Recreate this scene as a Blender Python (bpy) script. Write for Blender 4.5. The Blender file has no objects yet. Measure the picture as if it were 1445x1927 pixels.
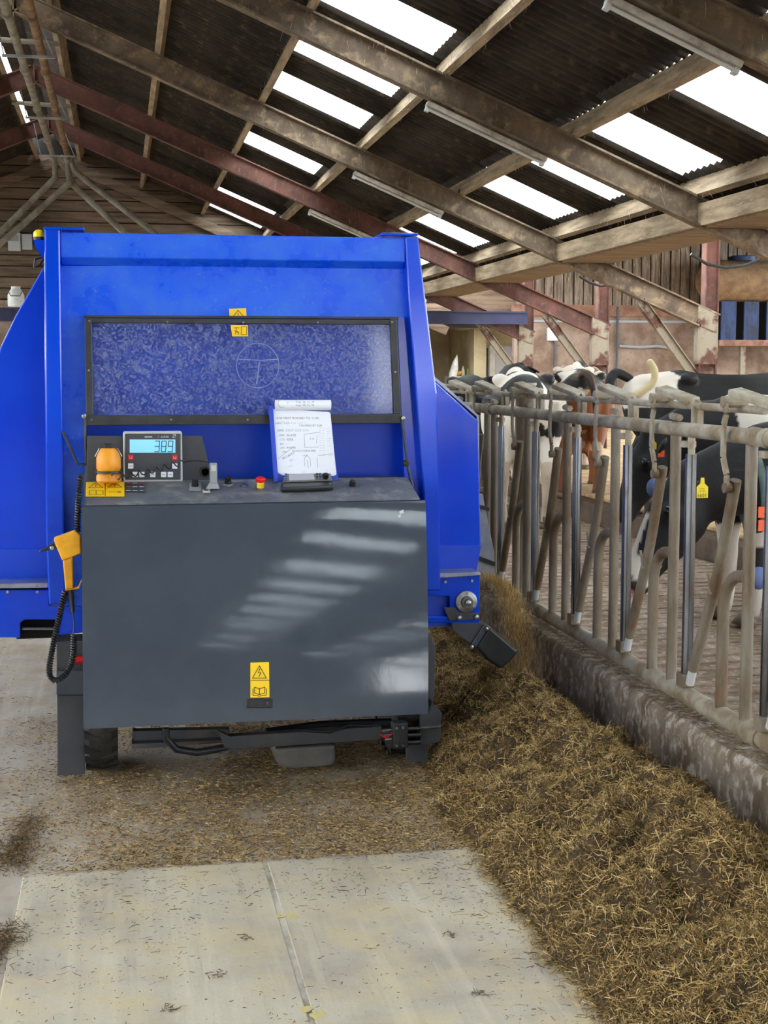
import bpy, bmesh, math, random
import numpy as np
from mathutils import Vector, Matrix, noise

random.seed(7)
rng = np.random.default_rng(11)
SC = bpy.context.scene
COL = SC.collection

# ------------------------------------------------------------------ camera
FPX, EYE = 2700.0, 1.65
PHI = math.atan(267.5 / FPX)
PSI = math.atan(497.5 / FPX * math.cos(PHI))
cam_d = bpy.data.cameras.new('camera')
cam_d.sensor_fit = 'HORIZONTAL'; cam_d.sensor_width = 36.0
cam_d.lens = FPX / 1445 * 36.0
cam_d.clip_start = 0.05; cam_d.clip_end = 300
cam = bpy.data.objects.new('camera', cam_d); COL.objects.link(cam)
cam.location = (0, 0, EYE)
cam.rotation_euler = (math.pi / 2 - PHI, 0, -PSI)
SC.camera = cam

# ------------------------------------------------------------------ sky and exposure
world = bpy.data.worlds.new('overcast_sky'); SC.world = world
world.use_nodes = True
bg = world.node_tree.nodes['Background']
bg.inputs[0].default_value = (0.93, 0.97, 1.0, 1)
bg.inputs[1].default_value = 6.5
SC.view_settings.view_transform = 'Standard'
SC.view_settings.look = 'None'
SC.view_settings.gamma = 1.0
SC.view_settings.exposure = 0.75
SC.view_settings.use_curve_mapping = False
SC.cycles.max_bounces = 8
SC.cycles.diffuse_bounces = 5
SC.cycles.glossy_bounces = 4
SC.cycles.transparent_max_bounces = 12
SC.cycles.sample_clamp_indirect = 8
SC.cycles.caustics_reflective = False
SC.cycles.caustics_refractive = False

# ------------------------------------------------------------------ measuring helpers (photo pixel -> point on a plane of the place)
_F = Vector((math.sin(PSI) * math.cos(PHI), math.cos(PSI) * math.cos(PHI), -math.sin(PHI)))
_R = Vector((math.cos(PSI), -math.sin(PSI), 0)); _U = _R.cross(_F)
def ray(px, py): return _F + _R * ((px - 722.5) / FPX) + _U * ((963.5 - py) / FPX)
def atY(px, py, Y):
    d = ray(px, py); return Vector((0, 0, EYE)) + d * (Y / d.y)
def atX(px, py, X):
    d = ray(px, py); return Vector((0, 0, EYE)) + d * (X / d.x)
def atZ(px, py, Z):
    d = ray(px, py); return Vector((0, 0, EYE)) + d * ((Z - EYE) / d.z)

# ------------------------------------------------------------------ materials
MATS = {}
def lin(c):
    return tuple((x / 12.92 if x <= .04045 else ((x + .055) / 1.055) ** 2.4) for x in c)
def rgb(r, g, b): return lin((r / 255, g / 255, b / 255))
def material(name, c1, c2=None, scale=6, rough=.6, metal=0.0, bump=0.0, bscale=40, lo=.4, hi=.6,
             stretch=(1, 1, 1), c3=None, s3=20, lo3=.55, hi3=.7, spec=.5, coat=0.0, rough2=None, attr=None, noisy=True):
    m = bpy.data.materials.new(name); m.use_nodes = True
    nt = m.node_tree; N, L = nt.nodes, nt.links
    b = N['Principled BSDF']
    b.inputs['Roughness'].default_value = rough
    b.inputs['Metallic'].default_value = metal
    b.inputs['Specular IOR Level'].default_value = spec
    if coat: 
        b.inputs['Coat Weight'].default_value = coat; b.inputs['Coat Roughness'].default_value = .08
    col = None
    tc = N.new('ShaderNodeTexCoord'); mp = N.new('ShaderNodeMapping')
    mp.inputs['Scale'].default_value = stretch
    L.new(tc.outputs['Object'], mp.inputs['Vector'])
    if attr:
        a = N.new('ShaderNodeAttribute'); a.attribute_name = attr; col = a.outputs['Color']
    def blend(col, colour, scale, lo, hi):
        nz = N.new('ShaderNodeTexNoise'); nz.inputs['Scale'].default_value = scale; nz.inputs['Detail'].default_value = 7
        nz.inputs['Roughness'].default_value = .62
        L.new(mp.outputs[0], nz.inputs['Vector'])
        mr = N.new('ShaderNodeMapRange'); mr.inputs['From Min'].default_value = lo; mr.inputs['From Max'].default_value = hi
        L.new(nz.outputs['Fac'], mr.inputs['Value'])
        mx = N.new('ShaderNodeMix'); mx.data_type = 'RGBA'
        L.new(mr.outputs[0], mx.inputs[0])
        if col is None: mx.inputs[6].default_value = (*c1, 1)
        else: L.new(col, mx.inputs[6])
        mx.inputs[7].default_value = (*colour, 1)
        return mx.outputs[2], mr.outputs[0]
    if c2 is not None:
        col, f = blend(col, c2, scale, lo, hi)
        if rough2 is not None:
            r = N.new('ShaderNodeMapRange'); r.inputs['To Min'].default_value = rough; r.inputs['To Max'].default_value = rough2
            L.new(f, r.inputs['Value']); L.new(r.outputs[0], b.inputs['Roughness'])
    if c3 is not None: col, _ = blend(col, c3, s3, lo3, hi3)
    if col is None: b.inputs['Base Color'].default_value = (*c1, 1)
    else: L.new(col, b.inputs['Base Color'])
    if bump:
        nz = N.new('ShaderNodeTexNoise'); nz.inputs['Scale'].default_value = bscale; nz.inputs['Detail'].default_value = 5
        L.new(mp.outputs[0], nz.inputs['Vector'])
        bp = N.new('ShaderNodeBump'); bp.inputs['Strength'].default_value = bump; bp.inputs['Distance'].default_value = .02
        L.new(nz.outputs['Fac'], bp.inputs['Height']); L.new(bp.outputs[0], b.inputs['Normal'])
    MATS[name] = m
    return m

M = MATS
BLUE = rgb(8, 62, 200)
material('blue_paint', rgb(0, 66, 216), rgb(0, 74, 220), 3, rough=.1, rough2=.18, lo=.4, hi=.7, spec=.45)
material('blue_dusty', rgb(4, 84, 236), rgb(52, 118, 232), 5, rough=.24, rough2=.5, lo=.38, hi=.75, c3=rgb(112, 150, 228), s3=60, lo3=.6, hi3=.85, spec=.45)
material('blue_deep', rgb(0, 66, 210), rgb(0, 74, 216), 4, rough=.35)
material('blue_board', rgb(45, 75, 200), rough=.5)
material('navy_steel', rgb(28, 32, 66), rgb(44, 44, 80), 2, rough=.55)
material('console_grey', rgb(66, 73, 84), rgb(70, 77, 88), 4, rough=.06, rough2=.085, spec=.5, bump=.012, bscale=14)
material('console_top', rgb(98, 101, 108), rgb(158, 157, 156), 11, rough=.45, lo=.5, hi=.75, c3=rgb(70, 74, 82), s3=25)
material('dark_grey', rgb(58, 60, 66), rgb(66, 68, 74), 6, rough=.5)
material('underframe', rgb(62, 64, 70), rgb(88, 82, 74), 8, rough=.55, lo=.5, hi=.75)
material('tank_grey', rgb(92, 92, 92), rgb(112, 108, 102), 9, rough=.45)
material('black_trim', rgb(38, 40, 43), rgb(52, 54, 58), 10, rough=.42)
material('black_rubber', rgb(22, 24, 28), rgb(36, 38, 42), 7, rough=.35)
material('black_plastic', rgb(22, 22, 24), rough=.38)
material('tyre', rgb(30, 30, 30), rgb(66, 60, 52), 12, rough=.8, lo=.45, hi=.7)
material('yellow_plastic', rgb(245, 178, 20), rgb(225, 155, 20), 14, rough=.4)
material('orange_plastic', rgb(240, 160, 30), rgb(205, 130, 25), 10, rough=.45)
material('yellow_label', rgb(252, 208, 20), rough=.5)
material('bright_yellow', rgb(255, 225, 0), rough=.3)
material('black_ink', rgb(25, 22, 15), rough=.6)
material('grey_ink', rgb(90, 92, 105), rough=.8)
material('pale_chalk', rgb(138, 156, 214), rough=.9)
material('white_plastic', rgb(228, 228, 225), rgb(205, 203, 196), 6, rough=.45)
material('light_grey', rgb(190, 192, 192), rough=.45)
material('mid_grey', rgb(148, 152, 154), rough=.5)
material('screen_blue', rgb(138, 200, 232), rough=.25)
_b = M['screen_blue'].node_tree.nodes['Principled BSDF']; _b.inputs['Emission Color'].default_value = (*rgb(110, 190, 235), 1); _b.inputs['Emission Strength'].default_value = .35
material('grey_screen', rgb(172, 170, 178), rough=.3)
material('red_plastic', rgb(220, 28, 34), rough=.35)
material('blue_button', rgb(30, 74, 130), rough=.35)
material('paper', rgb(236, 240, 250), rough=.8)
material('steel', rgb(176, 180, 184), rgb(150, 152, 152), 20, rough=.3, metal=.9)
material('plate_steel', rgb(170, 174, 186), rgb(140, 145, 165), 6, rough=.35, metal=.6)
material('galvanised', rgb(168, 160, 142), rgb(130, 112, 86), 9, rough=.6, metal=0, lo=.42, hi=.62, c3=rgb(140, 112, 80), s3=22, lo3=.58, hi3=.72, bump=.1, bscale=70)
material('grimy_steel', rgb(128, 119, 104), rgb(98, 80, 58), 7, rough=.6, metal=0, stretch=(1, 1, .35), lo=.4, hi=.62, c3=rgb(118, 84, 54), s3=16, lo3=.56, hi3=.7, bump=.15, bscale=90)
material('polished_post', rgb(128, 130, 134), rgb(84, 82, 80), 5, rough=.22, metal=.85, stretch=(1, 1, .3), lo=.42, hi=.6, c3=rgb(100, 84, 66), s3=16, lo3=.6, hi3=.72)
material('red_iron', rgb(108, 66, 54), rgb(76, 46, 38), 3, rough=.7, c3=rgb(110, 92, 76), s3=9, lo3=.55, hi3=.75)
material('dusty_iron', rgb(120, 104, 86), rgb(82, 68, 55), 2.2, rough=.85, c3=rgb(168, 144, 112), s3=6, lo3=.52, hi3=.75, bump=.3, bscale=30)
material('rusted_paint', rgb(136, 127, 110), rgb(84, 52, 42), 3.2, rough=.8, lo=.5, hi=.58, c3=rgb(120, 106, 86), s3=9)
material('purlin_wood', rgb(170, 148, 120), rgb(120, 102, 80), 4, rough=.85, stretch=(4, .5, 4), c3=rgb(194, 178, 152), s3=8, lo3=.55, hi3=.75)
material('soffit_board', rgb(138, 118, 94), rgb(116, 98, 76), 2, rough=.9, stretch=(1, 3, 1))
material('cement_sheet', rgb(60, 51, 43), rgb(40, 34, 28), 2.5, rough=.95, c3=rgb(88, 72, 54), s3=7)
material('old_board', rgb(124, 104, 86), rgb(84, 69, 56), 2, rough=.95, stretch=(.4, 1, 6), c3=rgb(148, 128, 108), s3=8, lo3=.55, hi3=.75)
material('slat_wood', rgb(150, 134, 118), rgb(96, 84, 74), 3, rough=.95, stretch=(5, 1, .5), c3=rgb(206, 196, 184), s3=7, lo3=.6, hi3=.72)
material('stained_wall', rgb(152, 132, 118), rgb(114, 92, 76), 1.4, rough=.9, c3=rgb(98, 70, 54), s3=7, lo3=.58, hi3=.72, bump=.2, bscale=20)
material('red_beam', rgb(150, 112, 92), rgb(112, 78, 62), 3, rough=.85)
material('kerb_concrete', rgb(140, 125, 108), rgb(100, 82, 62), 5, rough=.85, lo=.42, hi=.6, c3=rgb(182, 170, 158), s3=24, lo3=.5, hi3=.64, bump=.35, bscale=26, stretch=(1, 1.0, .8))
material('slat_concrete', rgb(150, 128, 108), rgb(108, 84, 62), 5, rough=.55, rough2=.8, lo=.4, hi=.6, c3=rgb(186, 170, 154), s3=24, lo3=.55, hi3=.68, bump=.5, bscale=45)
material('muck', rgb(92, 72, 52), rgb(64, 48, 34), 6, rough=.6, bump=.3, bscale=30)
material('bedding', rgb(190, 160, 118), rgb(150, 122, 86), 4, rough=.95, bump=.4, bscale=25)
material('cream_wall', rgb(190, 176, 140), rgb(160, 144, 112), 1.2, rough=.9)
material('tan_tank', rgb(160, 130, 98), rgb(128, 102, 78), 4, rough=.85, c3=rgb(110, 80, 58), s3=22, lo3=.6, hi3=.7)
material('tank_blue', rgb(36, 58, 104), rgb(24, 32, 56), 2, rough=.7, stretch=(3, 1, 1))
material('pvc_pipe', rgb(150, 146, 134), rgb(112, 104, 90), 4, rough=.6)
material('brown_pipe', rgb(140, 112, 82), rgb(104, 80, 58), 5, rough=.8)
material('green_liquid', rgb(168, 216, 60), rough=.3)
material('lamp_white', rgb(196, 190, 178), rgb(150, 140, 124), 6, rough=.5)
material('red_rim', rgb(170, 26, 34), rough=.45)
material('clear_tube', rgb(205, 205, 200), rough=.15)
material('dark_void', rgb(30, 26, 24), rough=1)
material('cable_black', rgb(26, 26, 28), rough=.45)
material('yard', rgb(150, 150, 142), rgb(120, 122, 112), .6, rough=.95)
material('outside_wall', rgb(150, 140, 126), rgb(120, 110, 96), 1, rough=.95)
material('joint_fill', rgb(196, 188, 172), rgb(130, 120, 106), 9, rough=.9, stretch=(1, .4, 1))
material('old_spot', rgb(212, 192, 110), rgb(190, 178, 140), 60, rough=.9)
material('feed', (1, 1, 1), attr='tint', rough=.75)
material('feed_base', rgb(84, 64, 36), rgb(52, 39, 22), 22, rough=.9, c3=rgb(120, 94, 54), s3=55, bump=.9, bscale=60)
material('cobweb', rgb(190, 172, 142), rough=.95)
material('teal_strap', rgb(98, 118, 116), rgb(78, 94, 92), 8, rough=.7)
material('orange_tag', rgb(240, 96, 50), rough=.5)
material('yellow_tag', rgb(238, 214, 30), rough=.5)
material('blue_box', rgb(92, 112, 160), rough=.5)
material('hide', (1, 1, 1), attr='coat', rough=.62, spec=.35, bump=.12, bscale=90)
material('horn', rgb(92, 78, 62), rough=.5)
material('eye', rgb(10, 8, 8), rough=.08)

# floor: concrete with wheel streaks along the passage
def floor_material(name, base, dark, pale, tint, t_amt):
    m = bpy.data.materials.new(name); m.use_nodes = True
    nt = m.node_tree; N, L = nt.nodes, nt.links; b = N['Principled BSDF']
    tc = N.new('ShaderNodeTexCoord')
    def nz(scale, st, detail=8):
        mp = N.new('ShaderNodeMapping'); mp.inputs['Scale'].default_value = st
        L.new(tc.outputs['Object'], mp.inputs['Vector'])
        n = N.new('ShaderNodeTexNoise'); n.inputs['Scale'].default_value = scale; n.inputs['Detail'].default_value = detail
        n.inputs['Roughness'].default_value = .65
        L.new(mp.outputs[0], n.inputs['Vector']); return n.outputs['Fac']
    def mixc(a, bcol, fac, lo, hi, amt=1.0):
        r = N.new('ShaderNodeMapRange'); r.inputs['From Min'].default_value = lo; r.inputs['From Max'].default_value = hi
        r.inputs['To Max'].default_value = amt
        L.new(fac, r.inputs['Value'])
        x = N.new('ShaderNodeMix'); x.data_type = 'RGBA'; L.new(r.outputs[0], x.inputs[0])
        if isinstance(a, tuple): x.inputs[6].default_value = (*a, 1)
        else: L.new(a, x.inputs[6])
        x.inputs[7].default_value = (*bcol, 1); return x.outputs[2]
    c = mixc(base, dark, nz(1.7, (1, 1, 1)), .42, .7)
    c = mixc(c, pale, nz(2.2, (7, .35, 1)), .5, .72, .8)
    c = mixc(c, dark, nz(3.5, (9, .3, 1)), .56, .74, .55)
    c = mixc(c, tint, nz(6, (1, 1, 1)), .45, .7, t_amt)
    c = mixc(c, dark, nz(120, (1, 1, 1), 3), .58, .75, .5)
    L.new(c, b.inputs['Base Color'])
    r = N.new('ShaderNodeMapRange'); L.new(nz(3, (2, .6, 1)), r.inputs['Value'])
    r.inputs['To Min'].default_value = .45; r.inputs['To Max'].default_value = .75
    L.new(r.outputs[0], b.inputs['Roughness'])
    bp = N.new('ShaderNodeBump'); bp.inputs['Strength'].default_value = .12; bp.inputs['Distance'].default_value = .01
    L.new(nz(90, (1, 1, 1), 4), bp.inputs['Height']); L.new(bp.outputs[0], b.inputs['Normal'])
    MATS[name] = m
floor_material('slab_concrete', rgb(196, 186, 166), rgb(152, 140, 126), rgb(212, 202, 178), rgb(204, 184, 142), .75)
floor_material('floor_concrete', rgb(192, 182, 168), rgb(146, 132, 118), rgb(210, 200, 186), rgb(160, 130, 86), .6)

def see_through(name, dust, dust_lo, dust_hi, scale, clear=(1, 1, 1), base=0.1):
    m = bpy.data.materials.new(name); m.use_nodes = True
    nt = m.node_tree; N, L = nt.nodes, nt.links
    for n in list(N):
        if n.type != 'OUTPUT_MATERIAL': N.remove(n)
    out = [n for n in N if n.type == 'OUTPUT_MATERIAL'][0]
    tr = N.new('ShaderNodeBsdfTransparent'); tr.inputs[0].default_value = (*clear, 1)
    gl = N.new('ShaderNodeBsdfGlossy'); gl.inputs['Roughness'].default_value = .06
    df = N.new('ShaderNodeBsdfDiffuse'); df.inputs[0].default_value = (*dust, 1)
    fr = N.new('ShaderNodeFresnel'); fr.inputs[0].default_value = 1.32
    tc = N.new('ShaderNodeTexCoord')
    nz = N.new('ShaderNodeTexNoise'); nz.inputs['Scale'].default_value = scale; nz.inputs['Detail'].default_value = 6
    nz.inputs['Distortion'].default_value = 1.6
    L.new(tc.outputs['Object'], nz.inputs['Vector'])
    mr = N.new('ShaderNodeMapRange'); mr.inputs['From Min'].default_value = .45; mr.inputs['From Max'].default_value = .75
    mr.inputs['To Min'].default_value = dust_lo; mr.inputs['To Max'].default_value = dust_hi
    L.new(nz.outputs['Fac'], mr.inputs['Value'])
    m1 = N.new('ShaderNodeMixShader'); L.new(mr.outputs[0], m1.inputs[0]); L.new(tr.outputs[0], m1.inputs[1]); L.new(df.outputs[0], m1.inputs[2])
    m2 = N.new('ShaderNodeMixShader'); L.new(fr.outputs[0], m2.inputs[0]); L.new(m1.outputs[0], m2.inputs[1]); L.new(gl.outputs[0], m2.inputs[2])
    L.new(m2.outputs[0], out.inputs[0]); MATS[name] = m
see_through('dusty_pane', rgb(150, 165, 215), .05, .55, 55)

def skylight_material():
    m = bpy.data.materials.new('skylight'); m.use_nodes = True
    nt = m.node_tree; N, L = nt.nodes, nt.links
    for n in list(N):
        if n.type != 'OUTPUT_MATERIAL': N.remove(n)
    out = [n for n in N if n.type == 'OUTPUT_MATERIAL'][0]
    a = N.new('ShaderNodeBsdfTransparent'); a.inputs[0].default_value = (.93, .96, .97, 1)
    b = N.new('ShaderNodeBsdfTranslucent'); b.inputs[0].default_value = (.88, .9, .9, 1)
    x = N.new('ShaderNodeMixShader'); x.inputs[0].default_value = .4
    L.new(a.outputs[0], x.inputs[1]); L.new(b.outputs[0], x.inputs[2]); L.new(x.outputs[0], out.inputs[0])
    MATS['skylight'] = m
skylight_material()

# ------------------------------------------------------------------ object helpers
def world_loc(o):
    v = Vector((0, 0, 0))
    while o is not None:
        v += o.location; o = o.parent
    return v
def tag(o, label=None, cat=None, group=None, kind=None):
    if label: o['label'] = label
    if cat: o['category'] = cat
    if group: o['group'] = group
    if kind: o['kind'] = kind
    return o
def empty(name, loc, label=None, cat=None, group=None, kind=None, rz=0.0):
    o = bpy.data.objects.new(name, None); COL.objects.link(o)
    o.location = loc; o.rotation_euler = (0, 0, rz); o.empty_display_size = .1
    return tag(o, label, cat, group, kind)

class MB:
    def __init__(s): s.v = []; s.f = []
    def add(s, vs, fs):
        n = len(s.v); s.v += [tuple(v) for v in vs]; s.f += [tuple(i + n for i in f) for f in fs]; return s
    def box(s, x0, x1, y0, y1, z0, z1):
        vs = [(x, y, z) for z in (z0, z1) for y in (y0, y1) for x in (x0, x1)]
        return s.add(vs, [(0, 2, 3, 1), (4, 5, 7, 6), (0, 1, 5, 4), (2, 6, 7, 3), (0, 4, 6, 2), (1, 3, 7, 5)])
    def obox(s, c, ax, ay, az):     # oriented box, half axes
        c = Vector(c); ax, ay, az = Vector(ax), Vector(ay), Vector(az)
        vs = [c + ax * i + ay * j + az * k for k in (-1, 1) for j in (-1, 1) for i in (-1, 1)]
        return s.add(vs, [(0, 2, 3, 1), (4, 5, 7, 6), (0, 1, 5, 4), (2, 6, 7, 3), (0, 4, 6, 2), (1, 3, 7, 5)])
    def bar(s, a, b, w, h, up=(0, 0, 1)):
        a, b = Vector(a), Vector(b); d = (b - a); l = d.length; d.normalize()
        u = Vector(up); x = d.cross(u).normalized(); u = x.cross(d)
        return s.obox((a + b) / 2, d * l / 2, x * w / 2, u * h / 2)
    def prism(s, pts, off):         # polygon (3-D points) extruded by off
        off = Vector(off); n = len(pts); a = [Vector(p) for p in pts]
        return s.add(a + [p + off for p in a], [tuple(range(n))[::-1], tuple(range(n, 2 * n))] +
                     [(i, (i + 1) % n, n + (i + 1) % n, n + i) for i in range(n)])
    def loft(s, pts, rw, rh=None, n=10, up=(0, 0, 1), caps=True):
        pts = [Vector(p) for p in pts]; k = len(pts)
        if not isinstance(rw, (list, tuple)): rw = [rw] * k
        if rh is None: rh = rw
        if not isinstance(rh, (list, tuple)): rh = [rh] * k
        vs = []; prevx = None
        for i, p in enumerate(pts):
            t = (pts[min(i + 1, k - 1)] - pts[max(i - 1, 0)]).normalized()
            u = Vector(up)
            if abs(t.dot(u)) > .98: u = Vector((0, 1, 0)) if abs(t.y) < .9 else Vector((1, 0, 0))
            if prevx is None: x = t.cross(u).normalized()
            else:
                x = (prevx - t * prevx.dot(t)).normalized()
            prevx = x; y = x.cross(t)
            for j in range(n):
                a = 2 * math.pi * j / n
                vs.append(p + x * (math.cos(a) * rw[i]) + y * (math.sin(a) * rh[i]))
        fs = [(i * n + j, i * n + (j + 1) % n, (i + 1) * n + (j + 1) % n, (i + 1) * n + j) for i in range(k - 1) for j in range(n)]
        if caps: fs += [tuple(range(n))[::-1], tuple(range((k - 1) * n, k * n))]
        return s.add(vs, fs)
    def lathe(s, c, axis, prof, n=20):   # prof: (distance along axis, radius)
        c, ax = Vector(c), Vector(axis).normalized()
        u = Vector((0, 0, 1)) if abs(ax.z) < .9 else Vector((1, 0, 0))
        x = ax.cross(u).normalized(); y = ax.cross(x)
        vs = [c + ax * d + (x * math.cos(2 * math.pi * j / n) + y * math.sin(2 * math.pi * j / n)) * r for d, r in prof for j in range(n)]
        k = len(prof)
        fs = [(i * n + j, i * n + (j + 1) % n, (i + 1) * n + (j + 1) % n, (i + 1) * n + j) for i in range(k - 1) for j in range(n)]
        fs += [tuple(range(n))[::-1], tuple(range((k - 1) * n, k * n))]
        return s.add(vs, fs)
    def ellipsoid(s, c, r, n=14, m=9, rot=None):
        c = Vector(c); vs = []
        for i in range(m + 1):
            th = math.pi * i / m
            for j in range(n):
                a = 2 * math.pi * j / n
                p = Vector((r[0] * math.sin(th) * math.cos(a), r[1] * math.sin(th) * math.sin(a), r[2] * math.cos(th)))
                vs.append(c + (rot @ p if rot else p))
        fs = [(i * n + j, i * n + (j + 1) % n, (i + 1) * n + (j + 1) % n, (i + 1) * n + j) for i in range(m) for j in range(n)]
        return s.add(vs, fs)
    def ribbon(s, pts, w, nrm, th=.0008):   # flat line with a little thickness
        nrm = Vector(nrm).normalized(); pts = [Vector(p) for p in pts]
        for a, b in zip(pts[:-1], pts[1:]):
            d = (b - a)
            if d.length < 1e-6: continue
            d.normalize(); x = d.cross(nrm).normalized()
            s.obox((a + b) / 2, (b - a) / 2 + d * w * .4, x * w / 2, nrm * th / 2)
        return s
    def mesh(s, name, off=Vector((0, 0, 0))):
        me = bpy.data.meshes.new(name)
        me.from_pydata([(v[0] - off[0], v[1] - off[1], v[2] - off[2]) for v in s.v], [], s.f)
        bm = bmesh.new(); bm.from_mesh(me); bmesh.ops.recalc_face_normals(bm, faces=bm.faces); bm.to_mesh(me); bm.free()
        return me
    def build(s, name, mat, parent=None, smooth=False, bevel=0.0, seg=2):
        if parent is None:
            a = np.array(s.v); off = Vector(((a[:, 0].min() + a[:, 0].max()) / 2, (a[:, 1].min() + a[:, 1].max()) / 2, a[:, 2].min()))
        else: off = world_loc(parent)
        me = s.mesh(name, off)
        o = bpy.data.objects.new(name, me); COL.objects.link(o)
        me.materials.append(M[mat])
        if parent is None: o.location = off
        else: o.parent = parent
        if smooth:
            me.polygons.foreach_set('use_smooth', [True] * len(me.polygons))
            if smooth != 'all':
                me.set_sharp_from_angle(angle=math.radians(40))
        if bevel:
            b = o.modifiers.new('bevel', 'BEVEL'); b.width = bevel; b.segments = seg; b.limit_method = 'ANGLE'; b.angle_limit = math.radians(35)
        return o

def polyY(px, Y, depth, mb=None):
    """photo outline -> solid plate standing in the plane y = Y, going back by depth"""
    mb = mb or MB()
    return mb.prism([atY(x, y, Y) for x, y in px], (0, depth, 0))
def rectY(x0, y0, x1, y1, Y, depth, mb=None):
    a, b = atY(x0, y0, Y), atY(x1, y1, Y); mb = mb or MB()
    return mb.box(a.x, b.x, Y, Y + depth, b.z, a.z)
def copy_of(o, parent=None, loc=None):
    c = o.copy(); COL.objects.link(c); c.parent = parent
    if loc is not None: c.location = loc
    return c
def copy_tree(o, parent=None, loc=None):
    c = copy_of(o, parent, loc)
    for ch in o.children: copy_tree(ch, c)
    return c
def text_verts(s, size, origin, xd, yd, out_mb, th=.0006, shear=0.0):
    cu = bpy.data.curves.new('t', 'FONT'); cu.body = s; cu.size = size; cu.resolution_u = 2; cu.shear = shear
    ob = bpy.data.objects.new('t', cu); COL.objects.link(ob)
    dg = bpy.context.evaluated_depsgraph_get(); me = bpy.data.meshes.new_from_object(ob.evaluated_get(dg))
    o, xd, yd = Vector(origin), Vector(xd), Vector(yd); nz = xd.cross(yd).normalized()
    out_mb.add([o + xd * v.co.x + yd * v.co.y + nz * th for v in me.vertices], [tuple(p.vertices) for p in me.polygons])
    bpy.data.objects.remove(ob); bpy.data.curves.remove(cu); bpy.data.meshes.remove(me)
    return out_mb

# =================================================================== THE SETTING
RX, RZ, SL = -1.2, 6.29, .42          # ridge position, rafter top at ridge, slope
def rtop(X): return RZ - SL * abs(X - RX)
FRAMES = [18.6 + 4.45 * k for k in range(-10, 3)]
FRAMES = [{14.15: 13.83, 9.7: 9.35}.get(round(y, 2), y) for y in FRAMES]      # portal frame positions
Y_END = 32.0
Y_BACK = -26.4

# floor of the feed passage, with the two smoother slabs behind the machine
fl = MB().box(-10.6, 2.05, Y_BACK, Y_END, -.25, 0).build('floor', 'floor_concrete'); tag(fl, 'worn grey concrete floor of the feed passage', kind='structure')
for x0, x1 in ((-.34, .444), (.458, 1.7)):
    MB().box(x0, x1, .5, 4.68, -.02, .006).build('slab', 'slab_concrete', fl, bevel=.004)
MB().box(.44, .462, .5, 4.67, -.02, .004).build('joint_strip', 'joint_fill', fl)
for (x, y, r) in ((.485, 4.18, .018), (.45, 4.19, .015), (.47, 3.5, .02), (.445, 3.54, .016)):
    mb = MB(); k = random.random() * 9
    mb.prism([(x + r * math.cos(a) * (1 + .25 * math.sin(3 * a + k)), y + 1.3 * r * math.sin(a) * (1 + .25 * math.sin(2 * a + k)), .006) for a in np.linspace(0, 2 * math.pi, 15)[:-1]], (0, 0, .0006)).build('paint_spot', 'old_spot', fl)
yard = MB().box(-60, 60, -60, 90, -.4, -.26).build('floor_yard', 'yard'); tag(yard, 'concrete yard outside the barn', kind='structure')

# kerb wall that carries the feed fence
def kerb():
    mb = MB(); ys = np.linspace(-6, 15, 211); rows = []
    for y in ys:
        w = .006 * noise.noise((y * 3, 1, 0)) + .004 * noise.noise((y * 11, 5, 0))
        t = .01 * noise.noise((y * 4, 9, 0)) + .006 * noise.noise((y * 15, 3, 0))
        rows.append([(2.0 + w, y, -.02), (2.0 + w, y, .34 + t), (2.02 + w, y, .368 + t), (2.24, y, .372), (2.24, y, -.02)])
    vs = [p for r in rows for p in r]; k = 5
    fs = [(i * k + j, (i + 1) * k + j, (i + 1) * k + j + 1, i * k + j + 1) for i in range(len(ys) - 1) for j in range(4)]
    fs += [tuple(range(5)), tuple(range(len(vs) - 5, len(vs)))]
    return mb.add(vs, fs)
o = kerb().build('wall_kerb', 'kerb_concrete', smooth=True); tag(o, 'stained low concrete kerb wall under the feed fence', kind='structure')
# cow side: slatted alley, raised bedding platform
ca = MB().box(2.24, 17, Y_BACK, Y_END, -.25, .04).build('floor_alley', 'muck'); tag(ca, 'slurry channel floor under the slats', kind='structure')
slat0 = None
for i in range(64):
    y = 3.2 + i * .17
    if slat0 is None:
        slat0 = MB().box(2.25, 4.68, y, y + .145, .0405, .1).build('slat', 'slat_concrete', ca, bevel=.012); y_0 = y
    else:
        c = copy_of(slat0, ca); c.location = (0, y - y_0, random.uniform(-.004, .004))
MB().box(2.25, 4.68, 3.2 + 64 * .17, Y_END - .3, .0405, .1).build('alley_end', 'slat_concrete', ca)
o = MB().box(4.7, 7.7, -2, Y_END - .3, .0405, .3).build('trim_1', 'muck', bevel=.02); tag(o, 'raised muddy edge of the cubicle platform', kind='structure')
o = MB().box(4.86, 16.5, 1, Y_END - .3, .3, .34).build('floor_bedding', 'bedding', bevel=.015); tag(o, 'sandy bedding on the cubicle platform', kind='structure')

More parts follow.
